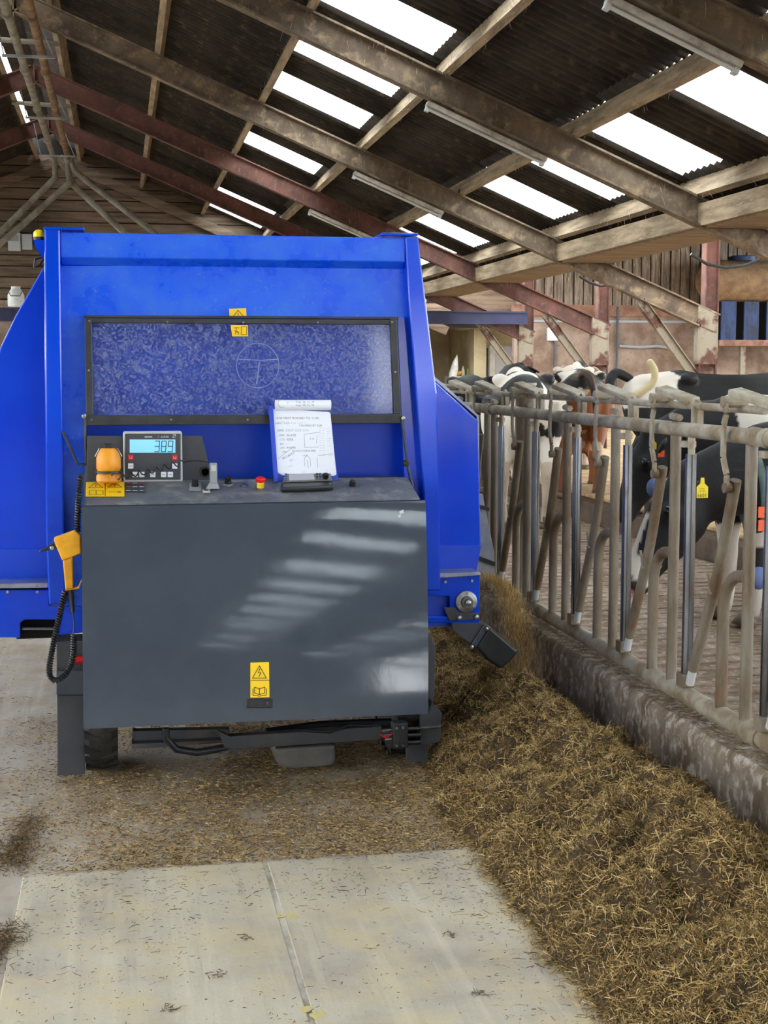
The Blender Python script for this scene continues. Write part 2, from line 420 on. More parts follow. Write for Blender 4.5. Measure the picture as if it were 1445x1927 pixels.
# ------------------------------------------------------------------ portal frames
def ibeam(mb, a, b, up, depth, width, ft=.02, wt=.012):
    a, b = Vector(a), Vector(b); d = (b - a).normalized(); up = Vector(up); up = (up - d * up.dot(d)).normalized(); x = d.cross(up)
    c = (a + b) / 2; L2 = (b - a) / 2
    mb.obox(c, L2, x * wt / 2, up * (depth / 2 - ft))
    for s in (-1, 1): mb.obox(c + up * s * (depth / 2 - ft / 2), L2, x * width / 2, up * ft / 2)
    return mb
DEP = .27
for k, y in enumerate(FRAMES):
    near = y < 20
    red = y > 20
    fr = empty('roof_frame', (RX, y, 0), 'steel portal frame number %d along the barn' % (k + 1), kind='structure')
    for s in (-1, 1):
        if s == 1: xe = 8.0
        else: xe = RX - 9.2
        a = (RX, y, rtop(RX) - DEP / 2 / math.cos(math.atan(SL))); b = (xe, y, rtop(xe) - DEP / 2 * 1.085)
        ibeam(MB(), a, b, (0, 0, 1), DEP, .15).build('rafter', 'red_iron' if red else 'dusty_iron', fr)
        # column and knee brace
        xc = xe - s * .12
        ibeam(MB(), (xc, y, -.0), (xc, y, rtop(xe) - .02), (1, 0, 0), .26, .15).build('column', 'rusted_paint', fr)
        zb = rtop(xe) - .3
        ibeam(MB(), (xc - s * .95, y, rtop(xe - s * 1.05) - DEP * 1.09), (xc - s * .12, y, zb - .62), (s, 0, 1), .13, .1, .012, .01).build('knee_brace', 'rusted_paint', fr)
    MB().prism([(7.73, y - .07, rtop(7.73) - .3), (7.73, y - .07, rtop(7.73) - .01), (8.02, y - .07, rtop(8.02) - .01), (8.02, y - .07, rtop(8) - .7), (7.73, y - .07, rtop(8) - .7)], (0, .14, 0)).build('knee_plate', 'rusted_paint', fr)
    # apex plate
    MB().box(RX - .012, RX + .012, y - .075, y + .075, RZ - .34, RZ).build('apex_plate', 'red_iron' if red else 'dusty_iron', fr)
    if y > 12:
        ibeam(MB(), (7.93, y + .02, rtop(8) - .05), (7.93, y + .02, 5.0), (1, 0, 0), .2, .15).build('upper_post', 'red_iron', fr)

# purlins, eaves beams, roof sheets
PX = [5.73, 4.43, 3.13, 1.83, .53, -.77]
ro = empty('roof_right', (RX, 0, 0), 'corrugated roof slope with translucent sheets', kind='structure')
rl = empty('roof_left', (RX, 0, 0), 'corrugated roof slope on the far side of the ridge', kind='structure')
TH = math.atan(SL)
for s, par in ((1, ro), (-1, rl)):
    for px in PX:
        if s == 1: x = px
        else: x = RX - (px - RX)
        z = rtop(x)
        up = Vector((s * math.sin(TH), 0, math.cos(TH)))
        mb = MB(); L2 = Vector((0, (Y_END - Y_BACK) / 2, 0))
        mb.obox(Vector((x, (Y_END + Y_BACK) / 2, z)) + up * .1, L2, Vector((math.cos(TH), 0, -s * math.sin(TH))) * .0375, up * .098)
        mb.build('purlin', 'purlin_wood', par)
    if s == -1:
        for x in (-9.4, -10.3):
            MB().box(x - .04, x + .04, Y_BACK, Y_END, rtop(x), rtop(x) + .17).build('purlin', 'purlin_wood', par)
# deep eaves boards between the frames (right side)
for i in range(len(FRAMES) - 1):
    y0, y1 = FRAMES[i] + .01, FRAMES[i + 1] - .01
    MB().box(5.74, 5.8, y0, y1, rtop(5.76) - .28, rtop(5.76) - .06).build('eaves_board', 'purlin_wood', ro)
    MB().box(5.8, 6.5, y0 + .05, y1 - .05, rtop(5.76) - .3, rtop(5.76) - .27).build('soffit', 'soffit_board', ro)
MOD = 1.095
def sheet_mesh(length, width=MOD):
    mb = MB(); nw = 7; n = nw * 6 + 1; vs = []; t = .008
    for i in range(n):
        y = (i / (n - 1) - .5) * width
        h = .03 * math.cos(2 * math.pi * (i / 6))
        vs += [(-length / 2, y, h), (length / 2, y, h), (-length / 2, y, h + t), (length / 2, y, h + t)]
    fs = []
    for i in range(n - 1):
        a, b = i * 4, (i + 1) * 4
        fs += [(a, a + 1, b + 1, b), (a + 2, b + 2, b + 3, a + 3), (a, b, b + 2, a + 2), (a + 1, a + 3, b + 3, b + 1)]
    return mb.add(vs, fs)
def lay_sheets(par, rows, s, sky_rows):
    n = 0
    ys = np.arange(18.53 - MOD / 2 - 40 * MOD, Y_END + .9, MOD)
    for r, (xa, xb) in enumerate(rows):
        me = sheet_mesh(abs(xb - xa) / math.cos(TH) + .12).mesh('roof_sheet')
        me.polygons.foreach_set('use_smooth', [True] * len(me.polygons)); me.materials.append(M['cement_sheet'])
        me2 = me.copy(); me2.materials.clear(); me2.materials.append(M['skylight'])
        xm = (xa + xb) / 2
        for k, y in enumerate(ys):
            k2 = round((y - (18.53 - MOD / 2)) / MOD)
            sky = r in sky_rows and k2 % 2 == 0 and not (s > 0 and r == 3 and (19 < y < 21.5 or 23.5 < y < 28))
            o = bpy.data.objects.new('skylight_sheet' if sky else 'roof_sheet', me2 if sky else me); COL.objects.link(o)
            o.parent = par; n += 1
            z = rtop(xm) + .235 + .012 * ((r + k) % 2)
            o.location = (xm - RX, y, z); o.rotation_euler = (0, s * TH + (.006 if s > 0 else -.006), 0)
    return n
lay_sheets(ro, [(6.5, 5.73), (5.73, 4.43), (4.43, 3.13), (3.13, 1.83), (1.83, RX)], 1, (1, 3))
lay_sheets(rl, [(-10.5, -7.6), (-7.6, -4.6), (-4.6, -1.8)], -1, (0, 1))
# ridge capping, open on one side
mb = MB(); mb.obox((RX + .1, (Y_END + Y_BACK) / 2, RZ + .34), (.2, 0, -.06), (0, (Y_END - Y_BACK) / 2, 0), (0, 0, .01)); mb.obox((RX - .27, (Y_END + Y_BACK) / 2, RZ + .31), (.18, 0, .075), (0, (Y_END - Y_BACK) / 2, 0), (0, 0, .01))
mb.build('ridge_cap', 'cement_sheet', ro)

# ------------------------------------------------------------------ end wall of the barn
we = empty('wall_end', (0, Y_END, 0), 'far end wall of horizontal boards', kind='structure')
z = 2.7
while z < 6.2:
    h = .215; x1 = min(8.9, RX + (RZ + .26 - z) / SL); x0 = max(-10.4, RX - (RZ + .26 - z) / SL)
    if x1 - x0 > .3:
        mb = MB(); dy = random.uniform(0, .02)
        mb.prism([(x0, Y_END + dy - .03, z), (x0, Y_END + dy, z + h), (x0, Y_END + .05, z + h), (x0, Y_END + .05, z)], (x1 - x0, 0, 0)).build('board', 'old_board', we)
    z += .235
MB().prism([(-10.4, Y_END + .07, 2.6), (8.9, Y_END + .07, 2.6), (RX, Y_END + .07, 6.85)], (0, .03, 0)).build('backing_gable', 'dark_void', we)
MB().box(-10.4, 5.6, Y_END, Y_END + .15, 0, 2.7).build('block_wall', 'stained_wall', we)
ibeam(MB(), (-3.5, Y_END - .05, 3.05), (5, Y_END - .05, 3.05), (0, 0, 1), .16, .08).build('rail', 'purlin_wood', we)
# sloping timbers under the end roof
for s in (1, -1):
    MB().bar((RX, Y_END - .12, RZ - .2), (RX + s * 8.5, Y_END - .12, RZ - .2 - 8.5 * SL), .06, .2).build('verge_board', 'old_board', we)

wr = empty('wall_far_right', (12, Y_END, 0), 'stained concrete end wall with vertical timber slats above', kind='structure')
MB().box(8.9, 17, Y_END, Y_END + .2, 0, 2.88).build('concrete', 'stained_wall', wr)
MB().box(8.85, 17, Y_END - .06, Y_END + .1, 2.88, 3.14).build('cross_beam', 'red_beam', wr)
MB().box(8.85, 17, Y_END - .03, Y_END - .005, 2.74, 2.79).build('conduit', 'mid_grey', wr)
x = 8.95
while x < 17:
    w = .2 + random.uniform(-.015, .015)
    MB().box(x, x + w, Y_END + random.uniform(0, .03), Y_END + .06, 3.14, 5.0).build('timber_slat', 'slat_wood', wr); x += w + .035
MB().box(8.9, 17, Y_END + .09, Y_END + .13, 3.1, 5.0).build('slat_backing', 'old_board', wr)  # added behind the slats to keep bright sky out of the gaps
MB().box(5.6, 8.9, Y_END + .1, Y_END + .16, 2.65, 5.0).build('upper_cladding', 'old_board', wr)
MB().loft([(11.35, Y_END - .06, 1.2), (11.35, Y_END - .06, 3.1)], .03, n=8).build('down_pipe', 'dark_grey', wr)
MB().loft([(11.4, Y_END - .06, 2.2), (11.9, Y_END - .06, 2.17), (12.3, Y_END - .08, 2.2), (12.7, Y_END - .06, 2.14)], .035, n=8).build('water_pipe', 'mid_grey', wr, smooth=True)
MB().loft([(9.85, Y_END - .05, 1.3), (9.85, Y_END - .05, 3.0)], .03, n=8).build('down_pipe', 'dark_grey', wr)
rs = MB().box(7.75, 17.6, Y_BACK, Y_END + .2, 5.0, 5.06).build('roof_side', 'cement_sheet'); tag(rs, 'flat dark roof over the side aisle', kind='structure')
o = MB().box(17, 17.2, Y_BACK, Y_END, -.25, 1.2).build('wall_side', 'outside_wall'); tag(o, 'low outer wall of the side aisle', kind='structure')
o = MB().box(-10.75, -10.55, Y_BACK, Y_END, -.25, 1.3).build('wall_left', 'outside_wall'); tag(o, 'low outer wall on the far side', kind='structure')

wb = empty('wall_back', (0, Y_BACK, 0), 'boarded back wall closing the passage behind the viewer', kind='structure')
MB().prism([(-10.6, Y_BACK - .1, 0), (6.6, Y_BACK - .1, 0), (6.6, Y_BACK - .1, rtop(6.6) + .22), (RX, Y_BACK - .1, RZ + .22), (-10.6, Y_BACK - .1, rtop(-10.6) + .22)], (0, .1, 0)).build('cladding', 'old_board', wb)

# little room beyond the end wall
o = empty('wall_room', (7, Y_END + 3.4, 0), 'cream painted room seen through the end opening', kind='structure')
YB = Y_END + 3.4
MB().box(5.2, 11.5, YB, YB + .1, 0, 3.0).build('back_wall', 'cream_wall', o)
MB().box(5.2, 11.5, Y_END + .2, YB, 2.75, 2.82).build('room_ceiling', 'old_board', o)
MB().box(5.1, 5.2, Y_END + .15, YB, 0, 2.9).build('side_wall', 'cream_wall', o)
MB().box(5.2, 11.5, Y_END, YB, -.1, .1).build('room_floor', 'floor_concrete', o)
MB().box(8.15, 8.45, Y_END + .8, YB, 0, 2.6).build('partition', 'cream_wall', o)
MB().bar((5.6, YB - .03, 1.0), (5.6, YB - .03, 2.8), .05, .05, up=(0, 1, 0)).build('stud', 'dark_grey', o)

# ------------------------------------------------------------------ navy beam across the barn, jug, box, pipes
o = ibeam(MB(), (-10, 27.35, 2.66), (7.86, 27.35, 2.66), (0, 0, 1), .25, .16, .03, .05).build('cross_beam', 'navy_steel')
tag(o, 'long navy blue steel beam crossing the barn behind the machine', 'beam')
j = atY(30, 570, 27.3); zt = 2.79
jug = empty('jug', (j.x, 27.35, zt), 'white plastic jug with a handle standing on the navy beam', 'jug')
MB().lathe((j.x, 27.35, zt), (0, 0, 1), [(0, .13), (.02, .15), (.22, .15), (.3, .11), (.34, .08)], 16).build('jug_body', 'white_plastic', jug, smooth=True)
MB().lathe((j.x, 27.35, zt + .34), (0, 0, 1), [(0, .085), (.04, .085)], 16).build('lid', 'white_plastic', jug, smooth=True)
MB().loft([(j.x - .12, 27.2, zt + .28), (j.x - .08, 27.15, zt + .2), (j.x + .08, 27.15, zt + .2), (j.x + .12, 27.2, zt + .28)], .008, n=6).build('wire_handle', 'dark_grey', jug)

e = atY(38, 473, Y_END)
eb = empty('fuse_box', (e.x, Y_END - .05, e.z), 'pale grey electrical fuse box on the boarded end wall', 'fuse box')
MB().box(e.x - .24, e.x + .02, Y_END - .16, Y_END - .035, e.z, e.z + .38).build('box_body', 'light_grey', eb, bevel=.01)
MB().box(e.x - .2, e.x - .02, Y_END - .18, Y_END - .16, e.z + .2, e.z + .33).build('window_cover', 'mid_grey', eb)
MB().box(e.x + .04, e.x + .26, Y_END - .12, Y_END - .035, e.z + .03, e.z + .36).build('box_body', 'light_grey', eb, bevel=.01)
for i in range(4):
    MB().loft([(e.x + .2 + i * .05, Y_END - .06, e.z + .36), (e.x + .2 + i * .05, Y_END - .06, e.z + .75)], .012, n=6).build('conduit', 'dark_grey', eb)

# two pipes hung under the ridge, each ending in a pair of falling branches
def ridge_pipe(x0, z0, name_mat, label, branches):
    e0 = empty('ridge_pipe', (x0, 18, z0), label, 'pipe', 'pipes hung under the ridge')
    MB().loft([(x0, 4, z0), (x0, 16, z0 + .02), (x0 + .02, 27.9, z0)], .055, n=12).build('main_pipe', name_mat, e0, smooth=True)
    y = 8
    while y < 27:
        MB().loft([(x0, y, z0), (x0, y + .09, z0)], .066, n=12).build('socket', name_mat, e0, smooth=True); y += 3
    for pts in branches:
        MB().loft(pts, .06, n=12).build('branch', 'pvc_pipe', e0, smooth=True)
        p, q = Vector(pts[0]), Vector(pts[1]); MB().loft([p, p.lerp(q, .25)], .085, n=12).build('elbow', 'pvc_pipe', e0, smooth=True)
        p, q = Vector(pts[-2]), Vector(pts[-1]); MB().loft([p.lerp(q, .3), p.lerp(q, .34)], .07, n=12).build('socket', 'pvc_pipe', e0, smooth=True)
B = lambda x, y, Y=28.0: tuple(atY(x, y, Y))
ridge_pipe(-1.17, 5.62, 'pvc_pipe', 'pale grey pipe hung under the ridge with long sloping branches',
           [[B(102, 292), B(104, 335), B(0, 438), B(-60, 500)], [B(110, 295), B(140, 350, 28.2), B(225, 430, 28.2), B(260, 465, 28.2)]])
ridge_pipe(-.9, 5.6, 'brown_pipe', 'brown dusty pipe hung under the ridge beside the grey one',
           [[B(126, 295), B(130, 345), B(40, 425), B(-40, 492)], [B(130, 295), B(140, 322), B(280, 430), B(330, 470)]])
for y in (14.3, 18.75, 23.2, 27.2):
    hb = empty('pipe_hanger', (-1.03, y, 5.5), 'flat steel hanger strap under the ridge pipes, %s' % {14.3: 'nearest', 18.75: 'second nearest', 23.2: 'third', 27.2: 'farthest'}[y], 'pipe hanger', 'pipe hangers')
    MB().box(-1.36, -.72, y - .02, y + .02, 5.5, 5.53).build('strap', 'mid_grey', hb)
    for x in (-1.34, -.74):
        MB().bar((x, y, 5.53), (RX + (x + 1.03) * .8, y + .05, 6.1), .012, .012).build('chain', 'mid_grey', hb)
for y in (20, 24.6):
    o = MB().loft([(RX - .45, y, 5.98), (RX + .5, y, 5.95)], .035, n=8).build('ridge_tie', 'pvc_pipe'); tag(o, 'pale round tie across the ridge, %s one' % ('nearer' if y < 22 else 'farther'), 'tie bar', 'ridge ties')

# fluorescent lamps under the rafters
where = {9.35: 'nearest, at the top edge of the picture', 13.83: 'second nearest', 18.6: 'third', 23.05: 'farthest, just above the machine'}
for y in (9.35, 13.83, 18.6, 23.05):
    xa, xb = (3.22, 4.17) if y < 10 else (2.96, 4.16) if y < 15 else (3.02, 4.2)
    def zz(x): return rtop(x) - DEP * 1.085 - .03
    lp = empty('tube_lamp', (xa, y, zz(xa)), 'dusty fluorescent tube lamp under a rafter, ' + where[y], 'lamp', 'tube lamps under the rafters')
    d = Vector((xb - xa, 0, zz(xb) - zz(xa))).normalized(); up = Vector((-d.z, 0, d.x)); up = up if up.z > 0 else -up
    a, b = Vector((xa, y, zz(xa))), Vector((xb, y, zz(xb)))
    MB().obox((a + b) / 2 - up * .02, (b - a) / 2, Vector((0, .05, 0)), up * .025).build('housing', 'lamp_white', lp, bevel=.008)
    MB().loft([a + d * .04 - up * .065 + Vector((0, -.012, 0)), b - d * .04 - up * .065 + Vector((0, -.012, 0))], .016, n=10).build('tube', 'clear_tube', lp, smooth=True)
    for t in (.02, .98):
        MB().obox(a.lerp(b, t) - up * .06, d * .02, Vector((0, .03, 0)), up * .03).build('end_cap', 'light_grey', lp)

# =================================================================== FEED FENCE
FX = 2.1
PITCH = .682
def fence_panel(y_far, y_near, posts, label, end=None):
    ro = empty('feed_fence', (FX, (y_far + y_near) / 2, .372), label, 'feed fence', 'feed fence sections on the kerb')
    def T(name, pts, r, mat, n=12, par=ro): return MB().loft(pts, r, n=n).build(name, mat, par, smooth=True)
    tr = T('top_rail', [(FX, y_near, 1.425), (FX, y_far, 1.425)], .028, 'galvanised', 16)
    T('bottom_rail', [(FX, y_near, .418), (FX, y_far, .418)], .034, 'galvanised', 16)
    T('lock_rail', [(FX + .02, y_near - .02, 1.515), (FX + .02, y_far, 1.515)], .0145, 'galvanised', 12)
    for y in (y_near + .015, y_far - .015):
        T('rail_collar', [(FX, y - .02, 1.425), (FX, y + .02, 1.425)], .034, 'galvanised', 16)
        T('rail_collar', [(FX, y - .02, .418), (FX, y + .02, .418)], .04, 'galvanised', 16)
    for Y in posts:
        # fixed post
        if Y + .155 < y_far: T('fixed_post', [(FX, Y + .155, .42), (FX, Y + .155, 1.4)], .021, 'grimy_steel')
        # bright post on its bracket
        sp = T('locking_post', [(FX, Y, .5), (FX, Y, 1.335)], .0215, 'polished_post', 14)
        MB().box(FX - .032, FX + .02, Y - .03, Y + .03, .452, .502).build('foot_block', 'grimy_steel', sp, bevel=.004)
        T('pin', [(FX, Y, 1.335), (FX, Y, 1.41)], .014, 'galvanised', 10, sp)
        MB().box(FX - .03, FX + .02, Y + .0, Y + .045, 1.36, 1.385).build('clip', 'galvanised', sp, bevel=.003)
        # bracket carrying the lock rail
        mb = MB(); pts = [(FX + .02, Y - .026, 1.44), (FX + .02, Y + .026, 1.44)] + [(FX + .02, Y + .026 * math.cos(a), 1.515 + .026 * math.sin(a)) for a in np.linspace(0, math.pi, 9)]
        mb.prism([(p[0] - .006, p[1], p[2]) for p in pts], (.012, 0, 0)); mb.build('rail_bracket', 'galvanised', ro)
        MB().box(FX + .0, FX + .04, Y - .012, Y + .012, 1.45, 1.515).build('rail_stub', 'galvanised', ro)
        # stop clip
        if Y + .2 < y_far: MB().loft([(FX, Y + .12, 1.468), (FX, Y + .2, 1.472)], .014, n=8).build('stop_clip', 'galvanised', ro)
        if Y - .48 < y_near: continue
        # tilting lever
        lv = T('lever', [(FX - .012, Y - .085, .535), (FX - .012, Y - .27, .87), (FX - .012, Y - .335, 1.02), (FX - .012, Y - .425, 1.27)], .0205, 'grimy_steel')
        T('lever_foot', [(FX - .012, Y - .06, .475), (FX - .012, Y - .09, .545)], .0165, 'light_grey', 10, lv)
        MB().obox((FX - .03, Y - .262, .885), (.004, 0, .0), (0, .004, -.0), (0, .014, .035)).build('lever_tab', 'galvanised', lv)
        # flat hook bar hanging from the lock rail
        hb = MB(); pts = [(Y - .405, 1.545), (Y - .42, 1.5), (Y - .402, 1.46), (Y - .402, 1.35), (Y - .415, 1.325), (Y - .435, 1.29), (Y - .435, 1.24)]
        prev = None
        for (ya, za), (yb, zb) in zip(pts[:-1], pts[1:]):
            hb.bar((FX - .05, ya, za), (FX - .05, yb, zb), .03, .009, up=(1, 0, 0))
        hk = hb.build('hook_bar', 'galvanised', ro)
        MB().lathe((FX - .06, Y - .435, 1.245), (1, 0, 0), [(0, .018), (.025, .018)], 12).build('pivot', 'grimy_steel', hk)
        MB().lathe((FX - .06, Y - .405, 1.54), (1, 0, 0), [(0, .02), (.09, .02)], 12).build('eye_bolt', 'galvanised', hk)
        # folded paddle that drops into the post
        c = Vector((FX + .0, Y - .53, 1.555)); d = Vector((.03, -.095, -.022)); w = Vector((.03, .012, .004)); u = d.cross(w).normalized() * .012
        MB().obox(c, d, w, u).build('paddle', 'galvanised', ro, bevel=.006)
        # swan neck
        ps = [(FX, Y - .32, .43), (FX, Y - .32, .8)] + [(FX, Y - .32 - .15 * (1 - math.cos(a)) , .8 + .14 * math.sin(a)) for a in np.linspace(.25, math.pi / 2, 6)] + [(FX, Y - .53, .942)]
        T('swan_neck', ps, .0215, 'grimy_steel')
    if end: T('fixed_post', [(FX, end, .42), (FX, end, 1.4)], .021, 'grimy_steel')
    return ro
P1 = [7.80 - PITCH * k for k in range(5)]
fence_panel(8.02, 4.51, P1, 'galvanised self-locking feed fence section nearest in full view', 4.55)
fence_panel(11.6, 8.07, [11.38 - PITCH * k for k in range(5)], 'far feed fence section mostly hidden behind the blue machine', 8.115)
fence_panel(4.44, 2.0, [4.39 - PITCH * k for k in range(3)], 'near feed fence section cut off by the picture edge')
ap = empty('fence_post', (2.33, 8.12, .04), 'thick rust stained anchor post behind the feed fence joint', 'post')
MB().loft([(2.33, 8.12, .04), (2.33, 8.12, 1.56)], .06, n=16).build('post_tube', 'grimy_steel', ap, smooth=True)
MB().loft([(2.33, 8.12, 1.56), (2.33, 8.12, 1.575)], .063, n=16).build('post_cap', 'galvanised', ap, smooth=True)
MB().box(2.17, 2.3, 8.09, 8.13, 1.4, 1.44).build('arm', 'galvanised', ap)

# =================================================================== FEED MIXER MACHINE
mx = empty('feed_mixer', (.5, 6.8, 0), 'blue feed mixer machine with grey rear console discharging feed', 'feed mixer')
YF = 5.75     # rear face of the frame
# tub
prof = [(86, 495), (60, 540), (30, 592), (2, 650), (-22, 722), (-40, 810), (-46, 900), (-46, 1030), (-36, 1092),
        (896, 1080), (905, 1024), (899, 791), (816, 716), (800, 560), (786, 470), (110, 470)]
tub = polyY(prof, 5.98, 2.9).build('tub', 'blue_paint', mx, bevel=.006)
polyY([(-46, 1034), (905, 1027), (896, 1079), (-38, 1091)], 5.972, .02).build('tub_skirt', 'blue_deep', tub)
# posts
def P_(px, Y=YF, d=.12): return polyY(px, Y, d)
P_([(83, 430), (113, 430), (121, 1002), (124, 1138), (92, 1138), (86, 1000)]).build('left_post', 'blue_paint', mx, bevel=.007)
P_([(762, 445), (787, 446), (803, 580), (822, 740), (828, 1000), (829, 1112), (800, 1112), (797, 930), (768, 560)]).build('right_post', 'blue_paint', mx, bevel=.007)
# head box, its ledge, rear panel round the opening
a, b = atY(113, 440, YF), atY(764, 448, YF); z1 = atY(400, 441, YF).z; z0 = atY(400, 487, YF).z; zl = atY(400, 500, YF).z
MB().prism([(a.x, YF + .015, z1), (a.x, YF + .015, z0), (a.x, YF + .06, zl), (a.x, YF + .2, zl), (a.x, YF + .2, z1)], (b.x - a.x, 0, 0)).build('head_box', 'blue_dusty', mx, bevel=.004)
for (x0, x1) in ((82, 158), (718, 787)):
    p, q = atY(x0, 430, YF), atY(x1, 430, YF); MB().box(p.x, q.x, YF - .004, YF + .2, z1 + .008, z1 + .018).build('cap_plate', 'blue_paint', mx, bevel=.002)
YP = YF + .06
rp = polyY([(113, 500), (768, 500), (772, 597), (113, 597)], YP, .012).build('rear_panel', 'blue_dusty', mx)
polyY([(113, 597), (159, 597), (168, 1140), (118, 1140)], YP, .012).build('side_strip', 'blue_dusty', mx)
polyY([(748, 597), (774, 597), (800, 1110), (770, 1110)], YP, .012).build('side_strip', 'blue_paint', mx)
# recess behind the pane
A, Bq = atY(159, 597, YP), atY(760, 1000, YP)
YR = YP + .13
MB().box(A.x - .02, Bq.x + .05, YR, YR + .01, Bq.z, A.z + .02).build('recess_back', 'blue_deep', mx)
MB().box(A.x - .02, Bq.x + .05, YP + .012, YR, A.z, A.z + .01).build('recess_head', 'blue_deep', mx)
for x in (A.x - .012, Bq.x + .02):
    MB().box(x, x + .012, YP + .012, YR, Bq.z, A.z).build('recess_cheek', 'blue_paint', mx)
# hinged window flap
YW = YF - .005
fl_ = rectY(159, 598, 748, 611, YW, .02).build('window_flap', 'black_trim', mx, bevel=.003)
rectY(159, 782, 755, 797, YW - .012, .02).build('frame_bar', 'black_trim', fl_, bevel=.003)
polyY([(159, 598), (172, 598), (176, 797), (162, 797)], YW - .004, .02).build('frame_bar', 'black_trim', fl_, bevel=.003)
polyY([(734, 600), (747, 600), (756, 797), (742, 797)], YW - .004, .02).build('frame_bar', 'black_trim', fl_, bevel=.003)
p0, p1 = atY(165, 603, YW), atY(748, 790, YW)
MB().box(p0.x, p1.x, YW + .008, YW + .012, p1.z, p0.z).build('pane', 'dusty_pane', fl_)
for (x, y) in [(168, 604), (315, 606), (458, 607), (598, 607), (738, 606), (167, 697), (744, 700), (172, 790), (322, 790), (466, 790), (610, 790)]:
    c = atY(x, y, YW - .016); MB().lathe(c, (0, -1, 0), [(-.006, .004), (.002, .004), (.004, .002)], 8).build('screw', 'steel', fl_)
polyY([(157, 593), (750, 596), (750, 600), (157, 597)], YW + .002, .05).build('hinge_lip', 'black_trim', fl_)
# circle and letter wiped into the dust of the pane
mb = MB(); cc = (485, 688)
mb.ribbon([atY(cc[0] + 40 * math.cos(t), cc[1] + 42 * math.sin(t), YW + .0065) for t in np.linspace(0, 2 * math.pi, 29)], .0026, (0, 1, 0))
mb.ribbon([atY(450, 676, YW + .0065), atY(492, 678, YW + .0065), atY(524, 676, YW + .0065)], .003, (0, 1, 0)); mb.ribbon([atY(488, 682, YW + .0065), atY(483, 722, YW + .0065)], .004, (0, 1, 0))
mb.build('wiped_mark', 'pale_chalk', fl_)
# warning stickers beside the pane
def sticker(px, Y, par, name='sticker', mat='yellow_label'): return polyY(px, Y - .0016, .0016).build(name, mat, par)
def ink(lines, Y, par, w=.0022, mat='black_ink', name='symbol'):
    mb = MB()
    for pl in lines: mb.ribbon([atY(x, y, Y) for x, y in pl], w, (0, 1, 0))
    return mb.build(name, mat, par)
st = sticker([(431, 581), (463, 580), (464, 597), (432, 597)], YP, rp); ink([[(438, 596), (448, 584), (459, 596)], [(448, 589), (448, 595)]], YP - .002, st)
st = sticker([(434, 612), (466, 612), (467, 633), (437, 633)], YW + .006, fl_)
ink([[(454, 615), (464, 615), (464, 630), (454, 630), (454, 615)], [(440, 617), (450, 617)], [(445, 616), (443, 629)], [(441, 622), (450, 626)], [(446, 623), (449, 630)]], YW + .0036, st, .002)
# struts of the flap
for side, pts in (('r', [(756, 790), (768, 880), (776, 915)]), ('l', [(160, 790), (162, 880), (160, 960)])):
    MB().loft([atY(x, y, YW - .015) for x, y in pts], .006, n=8).build('flap_strut', 'black_trim', mx, smooth=True)
for (x, y) in ((758, 787), (158, 783)):
    c = atY(x, y, YW - .02); MB().lathe(c, (0, -1, 0), [(-.012, .009), (.012, .009), (.014, .005)], 10).build('strut_bolt', 'steel', mx)
MB().loft([atY(118, 812, YW), atY(146, 873, YW - .03), atY(165, 874, YW - .03)], .0055, n=8).build('stay_rod', 'black_trim', mx, smooth=True)
c = atY(763, 872, YW - .03); MB().lathe(c, (0, -1, 0), [(-.01, .013), (.015, .013), (.018, .01)], 12).build('strut_knob', 'black_plastic', mx)

# console
YC = 5.40
ZC0, ZC1 = .31, 1.148
XL, XR = -.147, 1.15
YT, ZB = YC - .155, .346
T0, T1 = math.tan(math.radians(4.5)), math.tan(math.radians(16.5))
def cover_y(z):
    """gently bulged profile of the cover: flatter at the foot, leaning back at the top"""
    h = ZC1 - .02 - ZB; u = max(0, min(1, (z - ZB) / h)); k = .155 / h / ((T0 + T1) / 2)
    return YT + k * h * (T0 * u + (T1 - T0) * u * u / 2), k * (T0 + (T1 - T0) * u)
con = MB().prism([(XL + .012, YT + .024, ZB + .01), (XL + .012, YC + .012, ZC1 - .004), (XL + .012, 5.67, 1.215), (XL + .012, 5.8, 1.215), (XL + .012, 5.8, ZB + .01)], (XR - XL - .045, 0, 0)).build('console', 'dark_grey', mx, bevel=.003)
zs = np.linspace(ZB, ZC1 - .02, 15)
pf = [(cover_y(z)[0], z) for z in zs] + [(YC + .006, ZC1 - .004), (YC + .016, ZC1), (YC + .016, ZC1 - .012)] + [(cover_y(z)[0] + .012, z) for z in zs[::-1]]
cover = MB().prism([(XL, y, z) for y, z in pf], (XR - XL + .004, 0, 0))
cover.v = [(v[0] - (.022 * (ZC1 - v[2]) / (ZC1 - ZB) if v[0] > 1 else .006 * (ZC1 - v[2]) / (ZC1 - ZB)), v[1], v[2]) for v in cover.v]
cover = cover.build('front_cover', 'console_grey', mx, smooth=True)
N_top = Vector((0, -(1.215 - 1.15), .27 - .02)).normalized()
def top_pt(px, py, lift=0.0):
    """point on the sloping top of the console under a photo pixel"""
    p0 = Vector((0, YC + .012, 1.1495)); d = ray(px, py); t = N_top.dot(p0 - Vector((0, 0, EYE))) / N_top.dot(d)
    return Vector((0, 0, EYE)) + d * t + N_top * lift
tp = MB().obox(((XL + XR) / 2 - .0, (YC + .012 + 5.67) / 2, (1.148 + 1.215) / 2 + .0025), ((XR - XL) / 2 - .016, 0, 0), Vector((0, .258, .066)) / 2, N_top * .002).build('top_panel', 'console_top', mx)
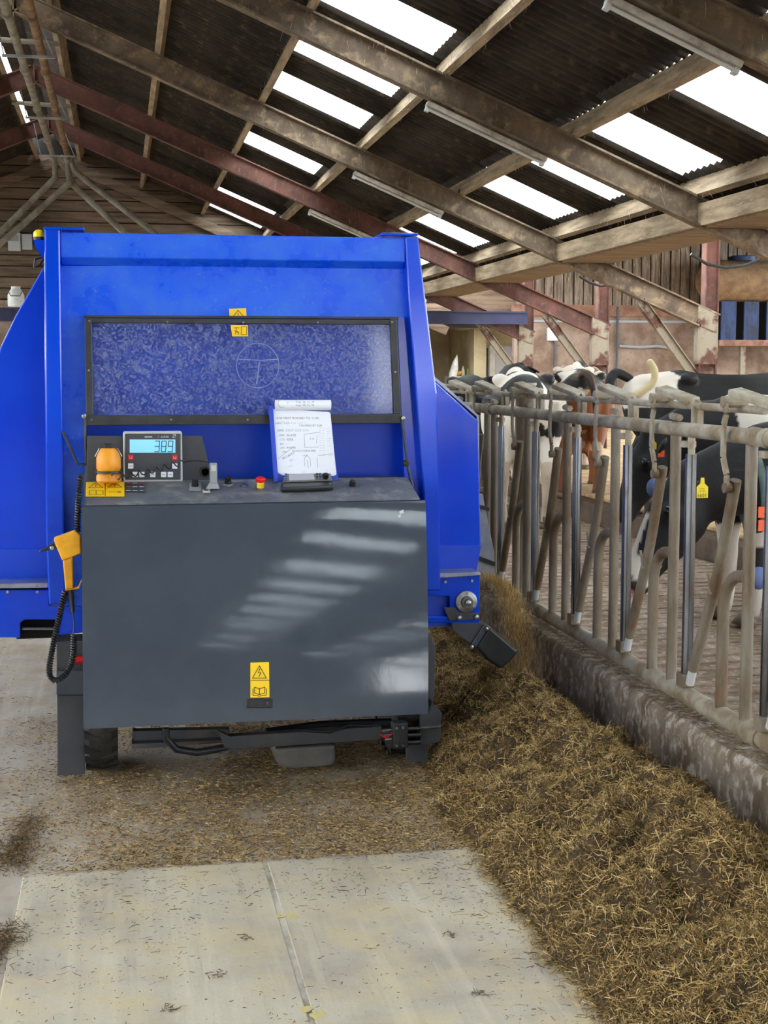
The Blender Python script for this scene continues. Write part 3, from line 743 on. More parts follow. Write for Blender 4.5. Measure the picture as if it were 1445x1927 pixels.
# stickers and print of the console
def cv(px, py, lift=0.0):
    """point on the front cover under a photo pixel"""
    Y = YT
    for _ in range(8): p = atY(px, py, Y); Y, g = cover_y(p.z)
    return p + Vector((0, -1, g)).normalized() * lift
N_f = Vector((0, -1, cover_y(.45)[1])).normalized()
def cv_plate(px, th, mat, par, name, lift=0.0, bevel=0.0): return MB().prism([cv(x, y, lift) for x, y in px], N_f * th).build(name, mat, par, bevel=bevel)
st = cv_plate([(471, 1247), (506, 1246), (507, 1312), (471, 1313)], .0014, 'yellow_label', cover, 'sticker')
mb = MB()
for pl in [[(475, 1276), (488, 1253), (501, 1276), (475, 1276)], [(489, 1258), (486, 1266), (491, 1266), (487, 1273)], [(472, 1280), (506, 1280)],
     [(479, 1293), (488, 1296), (498, 1293), (498, 1304), (488, 1307), (479, 1304), (479, 1293)], [(488, 1296), (488, 1306)], [(476, 1296), (476, 1308), (488, 1310), (501, 1308), (501, 1296)]]:
    mb.ribbon([cv(x, y, .002) for x, y in pl], .0024, N_f)
mb.build('symbol', 'black_ink', st)
cv_plate([(465, 1315), (513, 1315), (513, 1332), (465, 1332)], .005, 'black_plastic', cover, 'latch', 0, .002)
cv_plate([(470, 1318), (494, 1318), (494, 1329), (470, 1329)], .002, 'black_rubber', cover, 'latch_flap', .005)
MB().lathe(cv(503, 1323, .004), N_f, [(0, .006), (.004, .006)], 12).build('latch_lock', 'dark_grey', cover)
for pl in ([(751, 962), (759, 959), (760, 965), (752, 968)], [(748, 970), (755, 969), (752, 975)]):
    MB().prism([cv(x, y, -.001) for x, y in pl], N_f * .002).build('paint_chip', 'light_grey', cover)
def top_sticker(px, mat, par, name='sticker', lift=.0052):
    pts = [top_pt(x, y, lift) for x, y in px]; return MB().prism(pts, N_top * .0012).build(name, mat, par)
def top_ink(lines, par, mat='black_ink', w=.0022, lift=.0066):
    mb = MB()
    for pl in lines: mb.ribbon([top_pt(x, y, lift) for x, y in pl], w, N_top)
    return mb.build('symbol', mat, par)
st = top_sticker([(162, 910), (234, 910), (234, 937), (161, 937)], 'yellow_label', tp)
top_ink([[(167, 921), (180, 911), (194, 921), (167, 921)], [(181, 914), (180, 919)], [(203, 920), (216, 911), (229, 920), (203, 920)], [(216, 914), (216, 918)], [(198, 911), (198, 936)],
         [(168, 926), (194, 926), (194, 934), (168, 934), (168, 926)], [(181, 926), (181, 934)], [(204, 929), (224, 929)], [(222, 927), (228, 929), (222, 931)]], st)
st = top_sticker([(236, 910), (272, 910), (272, 929), (236, 929)], 'dark_grey', tp)
top_ink([[(250, 912), (258, 912)], [(250, 919), (258, 919)], [(250, 926), (258, 926)], [(263, 919), (270, 919)], [(264, 926), (269, 926)], [(238, 926), (246, 926)]], st, 'paper', .003, .0068)
top_ink([[(238, 912), (246, 912)], [(263, 912), (271, 912)]], st, 'red_plastic', .004, .0068)
top_ink([[(238, 919), (246, 919)]], st, 'orange_plastic', .004, .0068)
# knobs, buttons
def knob(px, py, mat, prof, name, n=16):
    p = top_pt(px, py, .004); return MB().lathe(p, N_top, prof, n).build(name, mat, tp, smooth=True)
def rotary(px, py, ang):
    k = knob(px, py, 'black_plastic', [(0, .014), (.01, .014), (.013, .011)], 'rotary_switch')
    p = top_pt(px, py, .022); d = Vector((math.cos(ang), 0, 0)) + Vector((0, math.sin(ang), 0)); d = (d - N_top * d.dot(N_top)).normalized()
    MB().obox(p, d * .015, d.cross(N_top) * .004, N_top * .013).build('grip', 'black_plastic', k, bevel=.002)
rotary(367, 917, 2.2); rotary(429, 913, .9)
top_sticker([(357, 912), (378, 912), (379, 926), (356, 926)], 'mid_grey', tp, 'switch_plate', .0046)
knob(429, 915, 'mid_grey', [(0, .02), (.004, .02)], 'switch_plate', 4)
knob(460, 917, 'steel', [(0, .013), (.006, .013), (.007, .01)], 'button_ring'); knob(460, 917, 'blue_button', [(.006, .009), (.011, .009), (.012, .007)], 'push_button')
knob(490, 919, 'yellow_label', [(0, .0145), (.018, .0145), (.022, .011)], 'emergency_collar'); knob(490, 919, 'red_plastic', [(.02, .009), (.026, .019), (.036, .02), (.041, .015), (.042, .0)], 'emergency_stop')
knob(663, 916, 'black_plastic', [(0, .014), (.012, .014), (.013, .0115), (.02, .012), (.024, .008)], 'dial')
# bracket that carries the display
YD = 5.70
br = polyY([(164, 820), (380, 820), (392, 870), (396, 908), (162, 910)], YD, .008).build('display_bracket', 'dark_grey', mx, bevel=.002)
c = atY(386, 888, YD - .004); mb = MB(); mb.lathe(c, (0, -1, 0), [(0, .022), (.008, .022), (.008, .015), (0, .015)], 18).build('grommet', 'black_rubber', br)

# under the console
YU = 5.62
polyY([(432, 1386), (718, 1367), (718, 1392), (432, 1411)], YU, .05).build('tow_beam', 'underframe', mx, bevel=.003)
polyY([(250, 1376), (432, 1372), (432, 1392), (250, 1402)], YU + .15, .05).build('cross_member', 'underframe', mx, bevel=.003)
polyY([(248, 1400), (420, 1393), (420, 1398), (248, 1410)], YU + .1, .08).build('cross_member_lip', 'underframe', mx)
polyY([(410, 1376), (436, 1388), (432, 1413), (412, 1420), (412, 1416), (424, 1410)], YU - .005, .04).build('beam_bracket', 'underframe', mx)
tk = polyY([(516, 1408), (632, 1402), (632, 1428), (626, 1440), (606, 1444), (548, 1447), (530, 1444), (518, 1430)], YU + .05, .3).build('tank', 'tank_grey', mx, bevel=.012, seg=3)
MB().loft([atY(312, 1370, YU - .01), atY(312, 1390, YU - .01), atY(332, 1410, YU), atY(370, 1416, YU), atY(430, 1406, YU + .01)], .016, n=10).build('hose', 'black_rubber', mx, smooth=True)
MB().loft([atY(500, 1380, YU + .2), atY(600, 1366, YU + .22), atY(700, 1362, YU + .22), atY(790, 1360, YU + .2)], .022, n=8).build('drive_shaft', 'black_rubber', mx, smooth=True)
MB().loft([atY(560, 1374, YU + .0), atY(620, 1378, YU - .01), atY(660, 1364, YU), atY(700, 1366, YU)], .006, n=8).build('hose', 'cable_black', mx, smooth=True)
vb = rectY(740, 1362, 768, 1408, YU - .02, .06).build('valve_block', 'black_trim', mx, bevel=.004)
for (x, y) in ((746, 1370), (758, 1369), (746, 1403), (758, 1403)):
    MB().lathe(atY(x, y, YU - .02), (0, -1, 0), [(-.002, .006), (.006, .006)], 6).build('bolt', 'steel', vb)
for y in (1372, 1384, 1398):
    MB().loft([atY(766, y, YU + .01), atY(792, y - 1, YU + .01)], .009, n=10).build('port', 'black_plastic', vb, smooth=True)
for i, (x, y) in enumerate(((716, 1376), (722, 1384), (728, 1392))):
    MB().loft([atY(x - 4, y, YU + .01), atY(x + 22, y - 3, YU + .01)], .006, n=8).build('fitting', 'steel', vb, smooth=True)
MB().loft([atY(714, 1382, YU - .005), atY(726, 1388, YU - .015), atY(740, 1380, YU - .005)], .004, n=8).build('hose', 'red_plastic', vb, smooth=True)
polyY([(790, 1368), (830, 1365), (832, 1384), (826, 1396), (806, 1402), (790, 1402)], YU + .04, .1).build('outrigger', 'underframe', mx, bevel=.004)
MB().loft([atY(772, 1371, YU + .02), atY(828, 1366, YU + .03)], .008, n=10).build('ram', 'steel', mx, smooth=True)
polyY([(803, 1310), (832, 1342), (828, 1366), (790, 1368), (790, 1346), (803, 1342)], YU, .02).build('gusset', 'dark_grey', mx)
polyY([(799, 1196), (812, 1196), (819, 1215), (818, 1300), (810, 1340), (799, 1342)], YU, .2).build('console_cheek', 'dark_grey', mx, bevel=.003)
polyY([(765, 1398), (806, 1398), (804, 1434), (765, 1434)], YU + .08, .02).build('mud_flap', 'dark_grey', mx, bevel=.002)
# left mudguard and flap
YM = 5.83
polyY([(106, 1207), (157, 1206), (157, 1262), (106, 1262)], YM - .02, .16).build('tool_box', 'dark_grey', mx, bevel=.003)
polyY([(106, 1262), (160, 1262), (160, 1308), (106, 1308)], YM - .06, .06).build('mudguard', 'console_grey', mx, bevel=.003)
polyY([(107, 1308), (160, 1308), (160, 1457), (108, 1460)], YM - .045, .02).build('mud_flap', 'dark_grey', mx, bevel=.003)
MB().loft([atY(141, 1242, YM - .05), atY(160, 1241, YM - .05)], .015, n=10).build('red_valve', 'red_plastic', mx, smooth=True)
# wheels and axle
def wheel(xc, name):
    rw, R, W = .03, .33, .13; yc = 6.0
    w = MB().lathe((xc - W / 2, yc, R), (1, 0, 0), [(0, R - .13), (0, R - .05), (.02, R - .005), (.04, R), (W - .04, R), (W - .02, R - .005), (W, R - .05), (W, R - .13)], 40).build('wheel', 'tyre', mx, smooth=True)
    MB().lathe((xc - W / 2 - .004, yc, R), (1, 0, 0), [(0, .06), (.02, .21), (W - .01, .21), (W + .008, .06)], 28).build('rim', 'red_rim', w, smooth=True)
    for i in range(26):
        a = 2 * math.pi * i / 26
        for s in (-1, 1):
            c = Vector((xc + s * .032, yc + R * math.sin(a + s * .06), R + R * math.cos(a + s * .06)))
            t = Vector((0, math.cos(a), -math.sin(a))); r = Vector((0, math.sin(a), math.cos(a)))
            MB().obox(c - r * .006, Vector((.032, 0, 0)) + t * .014 * s, t * .014, r * .01).build('tread_lug', 'tyre', w)
wheel(-.1, 'l'); wheel(atY(750, 1440, 6.0).x, 'r')
MB().loft([(0, 6.0, .33), (1.1, 6.0, .33)], .05, n=12).build('axle', 'underframe', mx)
MB().box(.0, 1.2, 6.0, 8.6, .5, .6).build('chassis', 'dark_grey', mx)
for x in (.3, .9):
    MB().box(x - .05, x + .05, 5.8, 8.8, .42, .52).build('chassis_rail', 'dark_grey', mx)
wf = 8.5
for xc in (.1, 1.15):
    MB().lathe((xc - .1, wf, .37), (1, 0, 0), [(0, .2), (0, .33), (.04, .37), (.16, .37), (.2, .33), (.2, .2)], 28).build('front_wheel', 'tyre', mx, smooth=True)

# conveyor housing across the rear of the tub
YH = 5.86
hs = polyY([(819, 1086), (903, 1083), (902, 1172), (805, 1172), (805, 1160), (846, 1160), (846, 1122), (805, 1122), (805, 1090)], YH, .3).build('conveyor_housing', 'blue_paint', mx, bevel=.003)
polyY([(826, 1079), (903, 1077), (905, 1083), (826, 1088)], YH - .02, .3).build('housing_lid', 'plate_steel', mx, bevel=.002)
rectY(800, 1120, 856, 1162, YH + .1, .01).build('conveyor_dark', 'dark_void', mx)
MB().loft([atY(800, 1157, YH + .06), atY(846, 1156, YH + .06)], .008, n=8).build('belt', 'tank_grey', mx)
polyY([(835, 1143), (856, 1143), (864, 1153), (902, 1153), (902, 1166), (845, 1168)], YH - .008, .008).build('bearing_plate', 'dark_grey', hs, bevel=.002)
c = atY(877, 1132, YH - .004)
bf = MB().lathe(c, (0, -1, 0), [(0, .046), (.01, .046), (.012, .04)], 32).build('bearing_flange', 'steel', hs, smooth=True)
MB().lathe(c, (0, -1, 0), [(.01, .026), (.028, .024), (.028, .014), (.012, .014)], 24).build('bearing_ring', 'tank_grey', hs, smooth=True)
MB().lathe(c, (0, -1, 0), [(.005, .0125), (.04, .0125), (.042, .009)], 20).build('shaft', 'steel', hs, smooth=True)
for a in (1.57, 3.66, 5.76):
    MB().lathe(c + Vector((.036 * math.cos(a), -.008, .036 * math.sin(a))), (0, -1, 0), [(0, .007), (.008, .007)], 6).build('bolt', 'steel', hs)
for (x, y) in ((864, 1162), (896, 1161)):
    MB().lathe(atY(x, y, YH - .008), (0, -1, 0), [(-.002, .012), (.004, .012), (.01, .008), (.012, .0)], 14).build('bolt', 'steel', hs, smooth=True)
for (x, y) in ((838, 1084), (838, 1095), (888, 1093)):
    MB().lathe(atY(x, y, YH - .02), (0, -1, 0), [(-.01, .006), (.004, .006)], 8).build('bolt', 'steel', hs)
# feed deflector
polyY([(849, 1172), (906, 1171), (911, 1176), (885, 1212), (851, 1186)], YH + .0, .02).build('deflector_arm', 'dark_grey', mx, bevel=.003)
df = polyY([(887, 1212), (912, 1174), (921, 1179), (896, 1218)], YH - .012, .4).build('deflector_clamp', 'console_grey', mx, bevel=.003)
mb = MB(); qs = [(921, 1178), (977, 1226), (960, 1247), (943, 1260), (917, 1243), (896, 1217)]
top = [atY(x, y, YH - .006) for x, y in qs]; mb.prism(top, (0, .38, 0)); mb.build('deflector', 'black_rubber', mx, bevel=.012, seg=3)
for (x, y) in ((915, 1183), (887, 1217)):
    MB().lathe(atY(x, y, YH - .014), (0, -1, 0), [(-.002, .008), (.006, .008), (.009, .004)], 8).build('bolt', 'steel', df)
prf = [(1.535, .66), (1.535, 1.447), (1.32, 1.627), (1.288, 1.95), (1.25, 2.16)]  # unseen grey plates, added to keep blue bounce light off the fence
for (xa, za), (xb, zb_) in zip(prf[:-1], prf[1:]):
    MB().prism([(xa, 6.12, za), (xb, 6.12, zb_), (xb + .012, 6.12, zb_ + .006), (xa + .012, 6.12, za + .002)], (0, 2.74, 0)).build('bounce_shield', 'plate_steel', mx)
# steel discharge door on the far side of the tub
Yd = 7.0
dd = polyY([(898, 930), (908, 930), (930, 1040), (931, 1090), (920, 1088), (898, 1080)], Yd, .03).build('discharge_door', 'plate_steel', mx)
polyY([(900, 1046), (932, 1058), (932, 1066), (900, 1054)], Yd - .02, .02).build('door_strip', 'black_rubber', dd)
polyY([(904, 950), (921, 955), (921, 962), (904, 957)], Yd - .02, .02).build('door_strip', 'black_rubber', dd)
# left lower housing
lh = polyY([(-46, 1110), (20, 1110), (92, 1110), (92, 1140), (160, 1140), (160, 1190), (105, 1196), (105, 1166), (46, 1166), (38, 1172), (38, 1200), (-46, 1200)], YH, .3).build('conveyor_housing', 'blue_paint', mx, bevel=.003)
polyY([(-46, 1099), (90, 1097), (90, 1106), (-46, 1108)], YH - .02, .3).build('housing_lid', 'plate_steel', mx, bevel=.002)
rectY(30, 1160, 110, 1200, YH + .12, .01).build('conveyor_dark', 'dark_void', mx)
MB().loft([atY(42, 1183, YH + .06), atY(106, 1183, YH + .06)], .006, n=8).build('roller', 'steel', mx)
for (x, y) in ((70, 1103), (70, 1114), (14, 1114)):
    MB().lathe(atY(x, y, YH - .02), (0, -1, 0), [(-.01, .006), (.004, .006)], 8).build('bolt', 'steel', lh)
MB().box(.0, 1.4, 5.9, 6.1, .56, .7).build('rear_sill', 'blue_deep', mx)
# top beacon on its bracket
polyY([(63, 452), (84, 452), (84, 490), (66, 464)], YF + .03, .05).build('beacon_bracket', 'blue_paint', mx)
p = atY(73, 452, YF + .055); bk = MB().lathe(p, (0, 0, 1), [(0, .02), (.012, .02)], 16).build('beacon_base', 'black_plastic', mx)
MB().lathe(p + Vector((0, 0, .012)), (0, 0, 1), [(0, .021), (.012, .021), (.02, .018), (.027, .011), (.029, 0)], 18).build('beacon_lens', 'bright_yellow', mx, smooth=True)
MB().loft([atY(80, 484, YF + .1), atY(66, 488, YF + .08), atY(64, 502, YF + .08), atY(74, 500, YF + .1), atY(82, 486, YF + .11)], .004, n=6).build('beacon_cable', 'cable_black', mx, smooth=True)

# =================================================================== THINGS ON THE CONSOLE
# weighing display
YDI = 5.655
w0, w1 = atY(231, 812, YDI), atY(344, 907, YDI)
wd = empty('weighing_display', ((w0.x + w1.x) / 2, YDI, w1.z), 'square black weighing display with pale blue screen on the console', 'display')
MB().box(w0.x, w1.x, YDI, YDI + .04, w1.z, w0.z).build('case', 'light_grey', wd, bevel=.009, seg=4)
fp = polyY([(235, 816), (340, 816), (340, 903), (235, 903)], YDI - .003, .006).build('face_plate', 'dark_grey', wd, bevel=.003)
sc = polyY([(244, 827), (330, 827), (330, 852), (244, 852)], YDI - .0045, .003).build('screen', 'screen_blue', wd)
SEG = {'3': 'abgcd', '8': 'abcdefg', '9': 'abcfgd'}
mb = MB()
for ch, x0 in (('3', 291.5), ('8', 304), ('9', 316.5)):
    xa, xb, yt, ym, yb = x0, x0 + 8.2, 830, 840, 850
    S = {'a': [(xa, yt), (xb, yt)], 'b': [(xb, yt), (xb, ym)], 'c': [(xb, ym), (xb, yb)], 'd': [(xa, yb), (xb, yb)], 'e': [(xa, ym), (xa, yb)], 'f': [(xa, yt), (xa, ym)], 'g': [(xa, ym), (xb, ym)]}
    for k in SEG[ch]: mb.ribbon([atY(x + (840 - y) * .06, y, YDI - .005) for x, y in S[k]], .0028, (0, 1, 0))
mb.build('digits', 'black_ink', sc)
mb = MB(); o_ = atY(272, 823.5, YDI - .0035)
text_verts('system', .0105, o_, (1, 0, 0), (0, 0, 1), mb, .0004); text_verts('- LUCAS', .0092, atY(301, 823.5, YDI - .0035), (1, 0, 0), (0, 0, 1), mb, .0004)
mb.ribbon([atY(x, y, YDI - .0038) for x, y in ((325, 817.5), (330, 817.5), (330, 820.5), (325.5, 820.5), (325.5, 823.5), (330, 823.5))], .0014, (0, 1, 0))
mb.build('lettering', 'paper', fp)
mb = MB(); text_verts('X', .0115, atY(295.5, 823.5, YDI - .0035), (1, 0, 0), (0, 0, 1), mb, .0004, .3); mb.build('lettering', 'orange_tag', fp)
for (x, y, m_) in [(246, 861, 'red_plastic'), (329, 861, 'red_plastic'), (246, 877, 'paper'), (329, 877, 'paper'), (254.5, 893, 'paper'), (267, 893, 'paper'), (287.5, 893, 'paper'), (308, 893, 'paper'), (320.5, 893, 'paper')]:
    k = polyY([(x - 5, y - 5), (x + 5, y - 5), (x + 5, y + 5), (x - 5, y + 5)], YDI - .006, .004).build('key', m_, wd, bevel=.001)
    if m_ == 'paper': ink([[(x - 2.5, y), (x + 2.5, y)]], YDI - .0066, k, .0016)
    else: ink([[(x - 2, y - 2), (x - 2, y + 2), (x + 2, y + 2), (x + 2, y - 2)]], YDI - .0066, k, .0012, 'paper')
# orange beacon standing in front of the bracket, with its coiled lead
YB_ = 5.6
bc = empty('warning_beacon', tuple(atY(205, 908, YB_)), 'orange warning beacon lying on the left of the console', 'beacon')
p = atY(205, 908, YB_)
def dome(c, r, h, z0, mat, name):
    return MB().lathe(Vector((c.x, YB_ , p.z + z0)), (0, 0, 1), [(0, r * .86), (h * .15, r), (h * .6, r * .98), (h * .85, r * .8), (h, r * .55), (h + .001, 0)], 24).build(name, mat, bc, smooth=True)
dome(p, .048, .045, .0, 'orange_plastic', 'base_cup'); dome(p, .047, .09, .042, 'orange_plastic', 'lens')
MB().lathe(Vector((p.x, YB_, p.z + .038)), (0, 0, 1), [(0, .05), (.008, .05)], 24).build('ring', 'black_rubber', bc, smooth=True)
MB().box(p.x - .016, p.x + .016, YB_ - .012, YB_ + .012, p.z + .128, p.z + .15).build('clip', 'black_trim', bc, bevel=.004)
MB().loft([(p.x - .05, YB_, p.z + .1), (p.x - .035, YB_, p.z + .13), (p.x + .035, YB_, p.z + .13), (p.x + .05, YB_, p.z + .1)], .003, n=6).build('wire_guard', 'steel', bc)
def coil(pts, r, tube, turns_per_m, name, mat, par, n=6, per=10):
    """spring cable along a smooth path"""
    P = [Vector(q) for q in pts]; path = []
    for i in range(len(P) - 1):
        a0, a, b, b1 = P[max(i - 1, 0)], P[i], P[i + 1], P[min(i + 2, len(P) - 1)]
        for t in np.linspace(0, 1, 24, endpoint=False):
            path.append(.5 * ((2 * a) + (b - a0) * t + (2 * a0 - 5 * a + 4 * b - b1) * t * t + (3 * a - a0 - 3 * b + b1) * t ** 3))
    path.append(P[-1]); L_ = [0]
    for u, v in zip(path[:-1], path[1:]): L_.append(L_[-1] + (v - u).length)
    tot = L_[-1]; nt = int(tot * turns_per_m * per); out = []; j = 0; ref = Vector((0, 1, 0))
    for k in range(nt + 1):
        d = tot * k / nt
        while j < len(L_) - 2 and L_[j + 1] < d: j += 1
        f = (d - L_[j]) / max(1e-9, L_[j + 1] - L_[j]); c = path[j].lerp(path[j + 1], min(f, 1)); t = (path[j + 1] - path[j]).normalized()
        x = t.cross(ref).normalized(); y = x.cross(t); a = 2 * math.pi * k / per
        out.append(c + (x * math.cos(a) + y * math.sin(a)) * r)
    return MB().loft(out, tube, n=n).build(name, mat, par, smooth=True)
Yq = 5.585
coil([atY(182, 895, Yq), atY(220, 897, Yq - .02), atY(260, 890, Yq), atY(300, 882, Yq + .02), atY(345, 870, Yq + .02)], .011, .0027, 30, 'coiled_lead', 'cable_black', bc, per=12)
MB().loft([atY(345, 872, Yq + .02), atY(352, 868, Yq + .02), atY(375, 867, Yq + .02), atY(396, 871, Yq)], .0022, n=6).build('plain_lead', 'cable_black', bc, smooth=True)
# grey plug standing on the console
q = top_pt(402, 922, .005)
pl = empty('cable_plug', tuple(q), 'grey cable plug standing upright beside the display', 'plug')
MB().box(q.x - .014, q.x + .014, q.y - .012, q.y + .012, q.z + .02, q.z + .1).build('plug_body', 'mid_grey', pl, bevel=.004)
MB().box(q.x - .009, q.x + .009, q.y - .014, q.y - .012, q.z + .07, q.z + .092).build('grip', 'light_grey', pl)
MB().prism([(q.x - .03, q.y - .02, q.z - .0), (q.x + .022, q.y - .02, q.z), (q.x + .016, q.y - .012, q.z + .022), (q.x - .016, q.y - .012, q.z + .022)], (0, .03, 0)).build('plug_foot', 'mid_grey', pl, bevel=.003)
q2 = top_pt(388, 929, .006)
MB().obox(q2 + N_top * .004, (.014, 0, 0), Vector((0, .012, .003)), N_top * .004).build('cap', 'light_grey', pl, bevel=.002)
MB().obox(q2 + N_top * .009, (.009, 0, 0), Vector((0, .007, .002)), N_top * .001).build('cap_hole', 'dark_grey', pl)
# lying hand controller with screen and knob
h0 = [top_pt(x, y, .005) for x, y in ((528, 930), (628, 926), (622, 905), (532, 908))]
hc = empty('hand_controller', tuple(sum(h0, Vector()) / 4), 'flat grey hand controller with screen lying below the clipboard', 'controller')
MB().prism(h0, N_top * .022).build('case', 'black_rubber', hc, bevel=.008, seg=3)
f0 = [top_pt(x, y, .028) for x, y in ((533, 921), (625, 918), (620, 900), (536, 903))]
hf = MB().prism(f0, N_top * .003).build('face', 'tank_grey', hc, bevel=.003)
MB().prism([top_pt(x, y, .0315) for x, y in ((544, 919), (592, 917), (589, 905), (543, 907))], N_top * .001).build('screen', 'grey_screen', hc)
for i in range(4):
    for x in (537.5,):
        MB().prism([top_pt(x + dx, 905 + i * 4 + dy, .0315) for dx, dy in ((-2, 2.6), (2, 2.6), (2, 0), (-2, 0))], N_top * .002).build('key', 'blue_button', hc)
for i in range(3):
    for x in (596, 602):
        MB().prism([top_pt(x + dx, 904 + i * 4.5 + dy, .0315) for dx, dy in ((-2, 3), (2, 3), (2, 0), (-2, 0))], N_top * .002).build('key', 'black_plastic', hc)
for x, y in ((605, 908), (608, 914)):
    MB().prism([top_pt(x + dx, y + dy, .0315) for dx, dy in ((-3, 2), (3, 2), (3, -2), (-3, -2))], N_top * .002).build('key', 'blue_button', hc)
MB().lathe(top_pt(612, 915, .03), N_top, [(0, .008), (.008, .012), (.02, .013), (.024, .009), (.025, 0)], 16).build('joystick', 'black_plastic', hc, smooth=True)

# clipboard with the handwritten sheets, leaning against the pane
cbY0, cbY1 = 5.66, 5.715            # foot stands on the console, head leans on the flap
def cb(px, py, lift=0.0):
    """point on the leaning board"""
    a0 = top_pt(575, 906, .004); n = Vector((0, -(1.5 - a0.z), .07)).normalized()
    d = ray(px, py); t = n.dot(a0 - Vector((0, 0, EYE))) / n.dot(d)
    return Vector((0, 0, EYE)) + d * t + n * lift, n
nb = cb(575, 800)[1]
cbo = empty('clipboard', tuple(cb(578, 905)[0]), 'blue clipboard with handwritten sheets leaning on the machine window', 'clipboard')
MB().prism([cb(x, y)[0] for x, y in ((505, 765), (615, 776), (637, 905), (515, 908))], nb * .006).build('board', 'blue_board', cbo, bevel=.002)
MB().prism([cb(x, y, .0)[0] for x, y in ((505, 765), (513, 766), (523, 908), (515, 909))], nb * .018).build('board_spine', 'blue_board', cbo, bevel=.002)
for i in range(3):
    MB().prism([cb(x + i * 1.2, y + i * 1.5, .006 + .0012 * (2 - i))[0] for x, y in ((511, 770), (619, 776), (630, 890), (626, 893), (529, 892), (521, 888))], nb * .001).build('sheet', 'paper', cbo)
MB().loft([cb(517, 764, .016)[0], cb(621, 764, .016)[0]], .021, .021, n=18).build('rolled_sheets', 'paper', cbo, smooth=True)
mb = MB()
def hand(s, x, y, size, ang=0.0, lift=.0092):
    p = cb(x, y, lift)[0]; xd = (cb(x + 10, y - 10 * math.tan(ang), lift)[0] - p).normalized(); yd = nb.cross(xd)
    text_verts(s, size, p, xd, yd, mb, .0002, random.uniform(-.1, .25))
for s_, x, y, sz in [('10:30 FIRST ROUND TO 11:00', 517, 790, .0135), ('LAST ROUND 6:30 TO 8:30', 517, 799, .0135), ('CALVING BY 3:30', 562, 803.5, .012), ('2000  FIRST CUT 1700', 521, 813, .0135), ('2000  SILAGE', 523, 822, .0125),
                     ('1000  BEER', 524, 830, .0125), ('800  STRAW', 526, 838, .0115), ('300  WATER', 526, 845, .0115), ('500', 530, 853, .0115), ('BEANS/CORN MIX', 549, 851, .0115), ('1900', 568, 860, .0105), ('3 of', 582, 828, .0115),
                     ('7 rounds !', 599, 877, .0125), ('W x2', 612, 888, .0145), ('low', 567, 890, .0105), ('high', 581, 890, .0105)]:
    hand(s_, x, y, sz)
hand('SECURITY', 531, 866, .0125, .45); hand('329', 545, 870, .0115, .35); hand('16 hour', 535, 884, .0115, .4)
for r in range(12):
    y = 806 + r * 4.6; hand('--- ---', 599 + r * .2, y + 2, .010); hand('-----', 613 + r * .3, y + 3, .011)
for pl_ in ([(523, 864), (550, 843)], [(572, 818), (602, 814)], [(572, 818), (573, 843), (600, 842)], [(596, 820), (595, 835)], [(573, 878), (572, 864), (577, 857), (583, 864), (584, 878)], [(577, 866), (580, 882)], [(596, 862), (597, 880)], [(598, 858), (626, 855)]):
    mb.ribbon([cb(x, y, .0094)[0] for x, y in pl_], .001, nb, .0004)
mb.build('handwriting', 'grey_ink', cbo)
mb = MB()
for (x, y, s_) in ((554, 762, '4 mp,  10,  11,  18'), (554, 768, '4 mp,  10,  11,  18'), (538, 763, '21')):
    p = cb(x, y, .038)[0]; text_verts(s_, .010, p, (1, 0, 0), (0, 0, 1), mb, .0002)
mb.ribbon([cb(x, y, .0375)[0] for x, y in ((523, 757), (521, 765), (526, 770), (532, 770))], .0012, nb, .0004)
mb.build('handwriting', 'grey_ink', cbo)

# yellow remote hanging at the left edge of the console
YR_ = 5.42
rc = empty('remote_control', tuple(atY(130, 1050, YR_)), 'yellow remote control gun hanging by a coiled black cable', 'remote control')
polyY([(100, 1014), (142, 999), (152, 1008), (153, 1042), (117, 1056)], YR_, .06).build('head', 'yellow_plastic', rc, bevel=.006, seg=3)
polyY([(118, 1055), (137, 1046), (138, 1108), (123, 1110)], YR_ + .01, .04).build('handle', 'yellow_plastic', rc, bevel=.006, seg=3)
polyY([(123, 1107), (138, 1106), (147, 1104), (153, 1091), (155, 1092), (149, 1108), (123, 1112)], YR_ + .02, .02).build('trigger_guard', 'yellow_plastic', rc, bevel=.002)
polyY([(101, 1022), (107, 1032), (98, 1034), (74, 1040), (74, 1037), (92, 1027)], YR_ + .02, .02).build('lever', 'black_plastic', rc, bevel=.003)
MB().lathe(atY(98, 1031, YR_ + .02), (0, -1, 0), [(0, .008), (.006, .008), (.008, .005)], 10).build('pivot_screw', 'steel', rc)
coil([atY(152, 893, YR_ + .06), atY(148, 940, YR_ + .05), atY(146, 980, YR_ + .04), atY(146, 1000, YR_ + .03)], .008, .0042, 105, 'coiled_cable', 'cable_black', rc, 5, 8)
coil([atY(123, 1112, YR_ + .03), atY(112, 1160, YR_ + .02), atY(97, 1230, YR_), atY(93, 1268, YR_), atY(105, 1281, YR_), atY(124, 1268, YR_), atY(137, 1240, YR_), atY(139, 1195, YR_)], .0085, .0042, 105, 'coiled_cable', 'cable_black', rc, 5, 8)
MB().loft([atY(132, 1110, YR_ + .03), atY(134, 1120, YR_ + .03), atY(137, 1152, YR_ + .02)], [.011, .01, .008], n=10).build('cable_sleeve', 'black_rubber', rc, smooth=True)
MB().loft([atY(137, 1150, YR_ + .02), atY(140, 1175, YR_ + .01), atY(138, 1195, YR_)], .003, n=6).build('plain_cable', 'cable_black', rc, smooth=True)

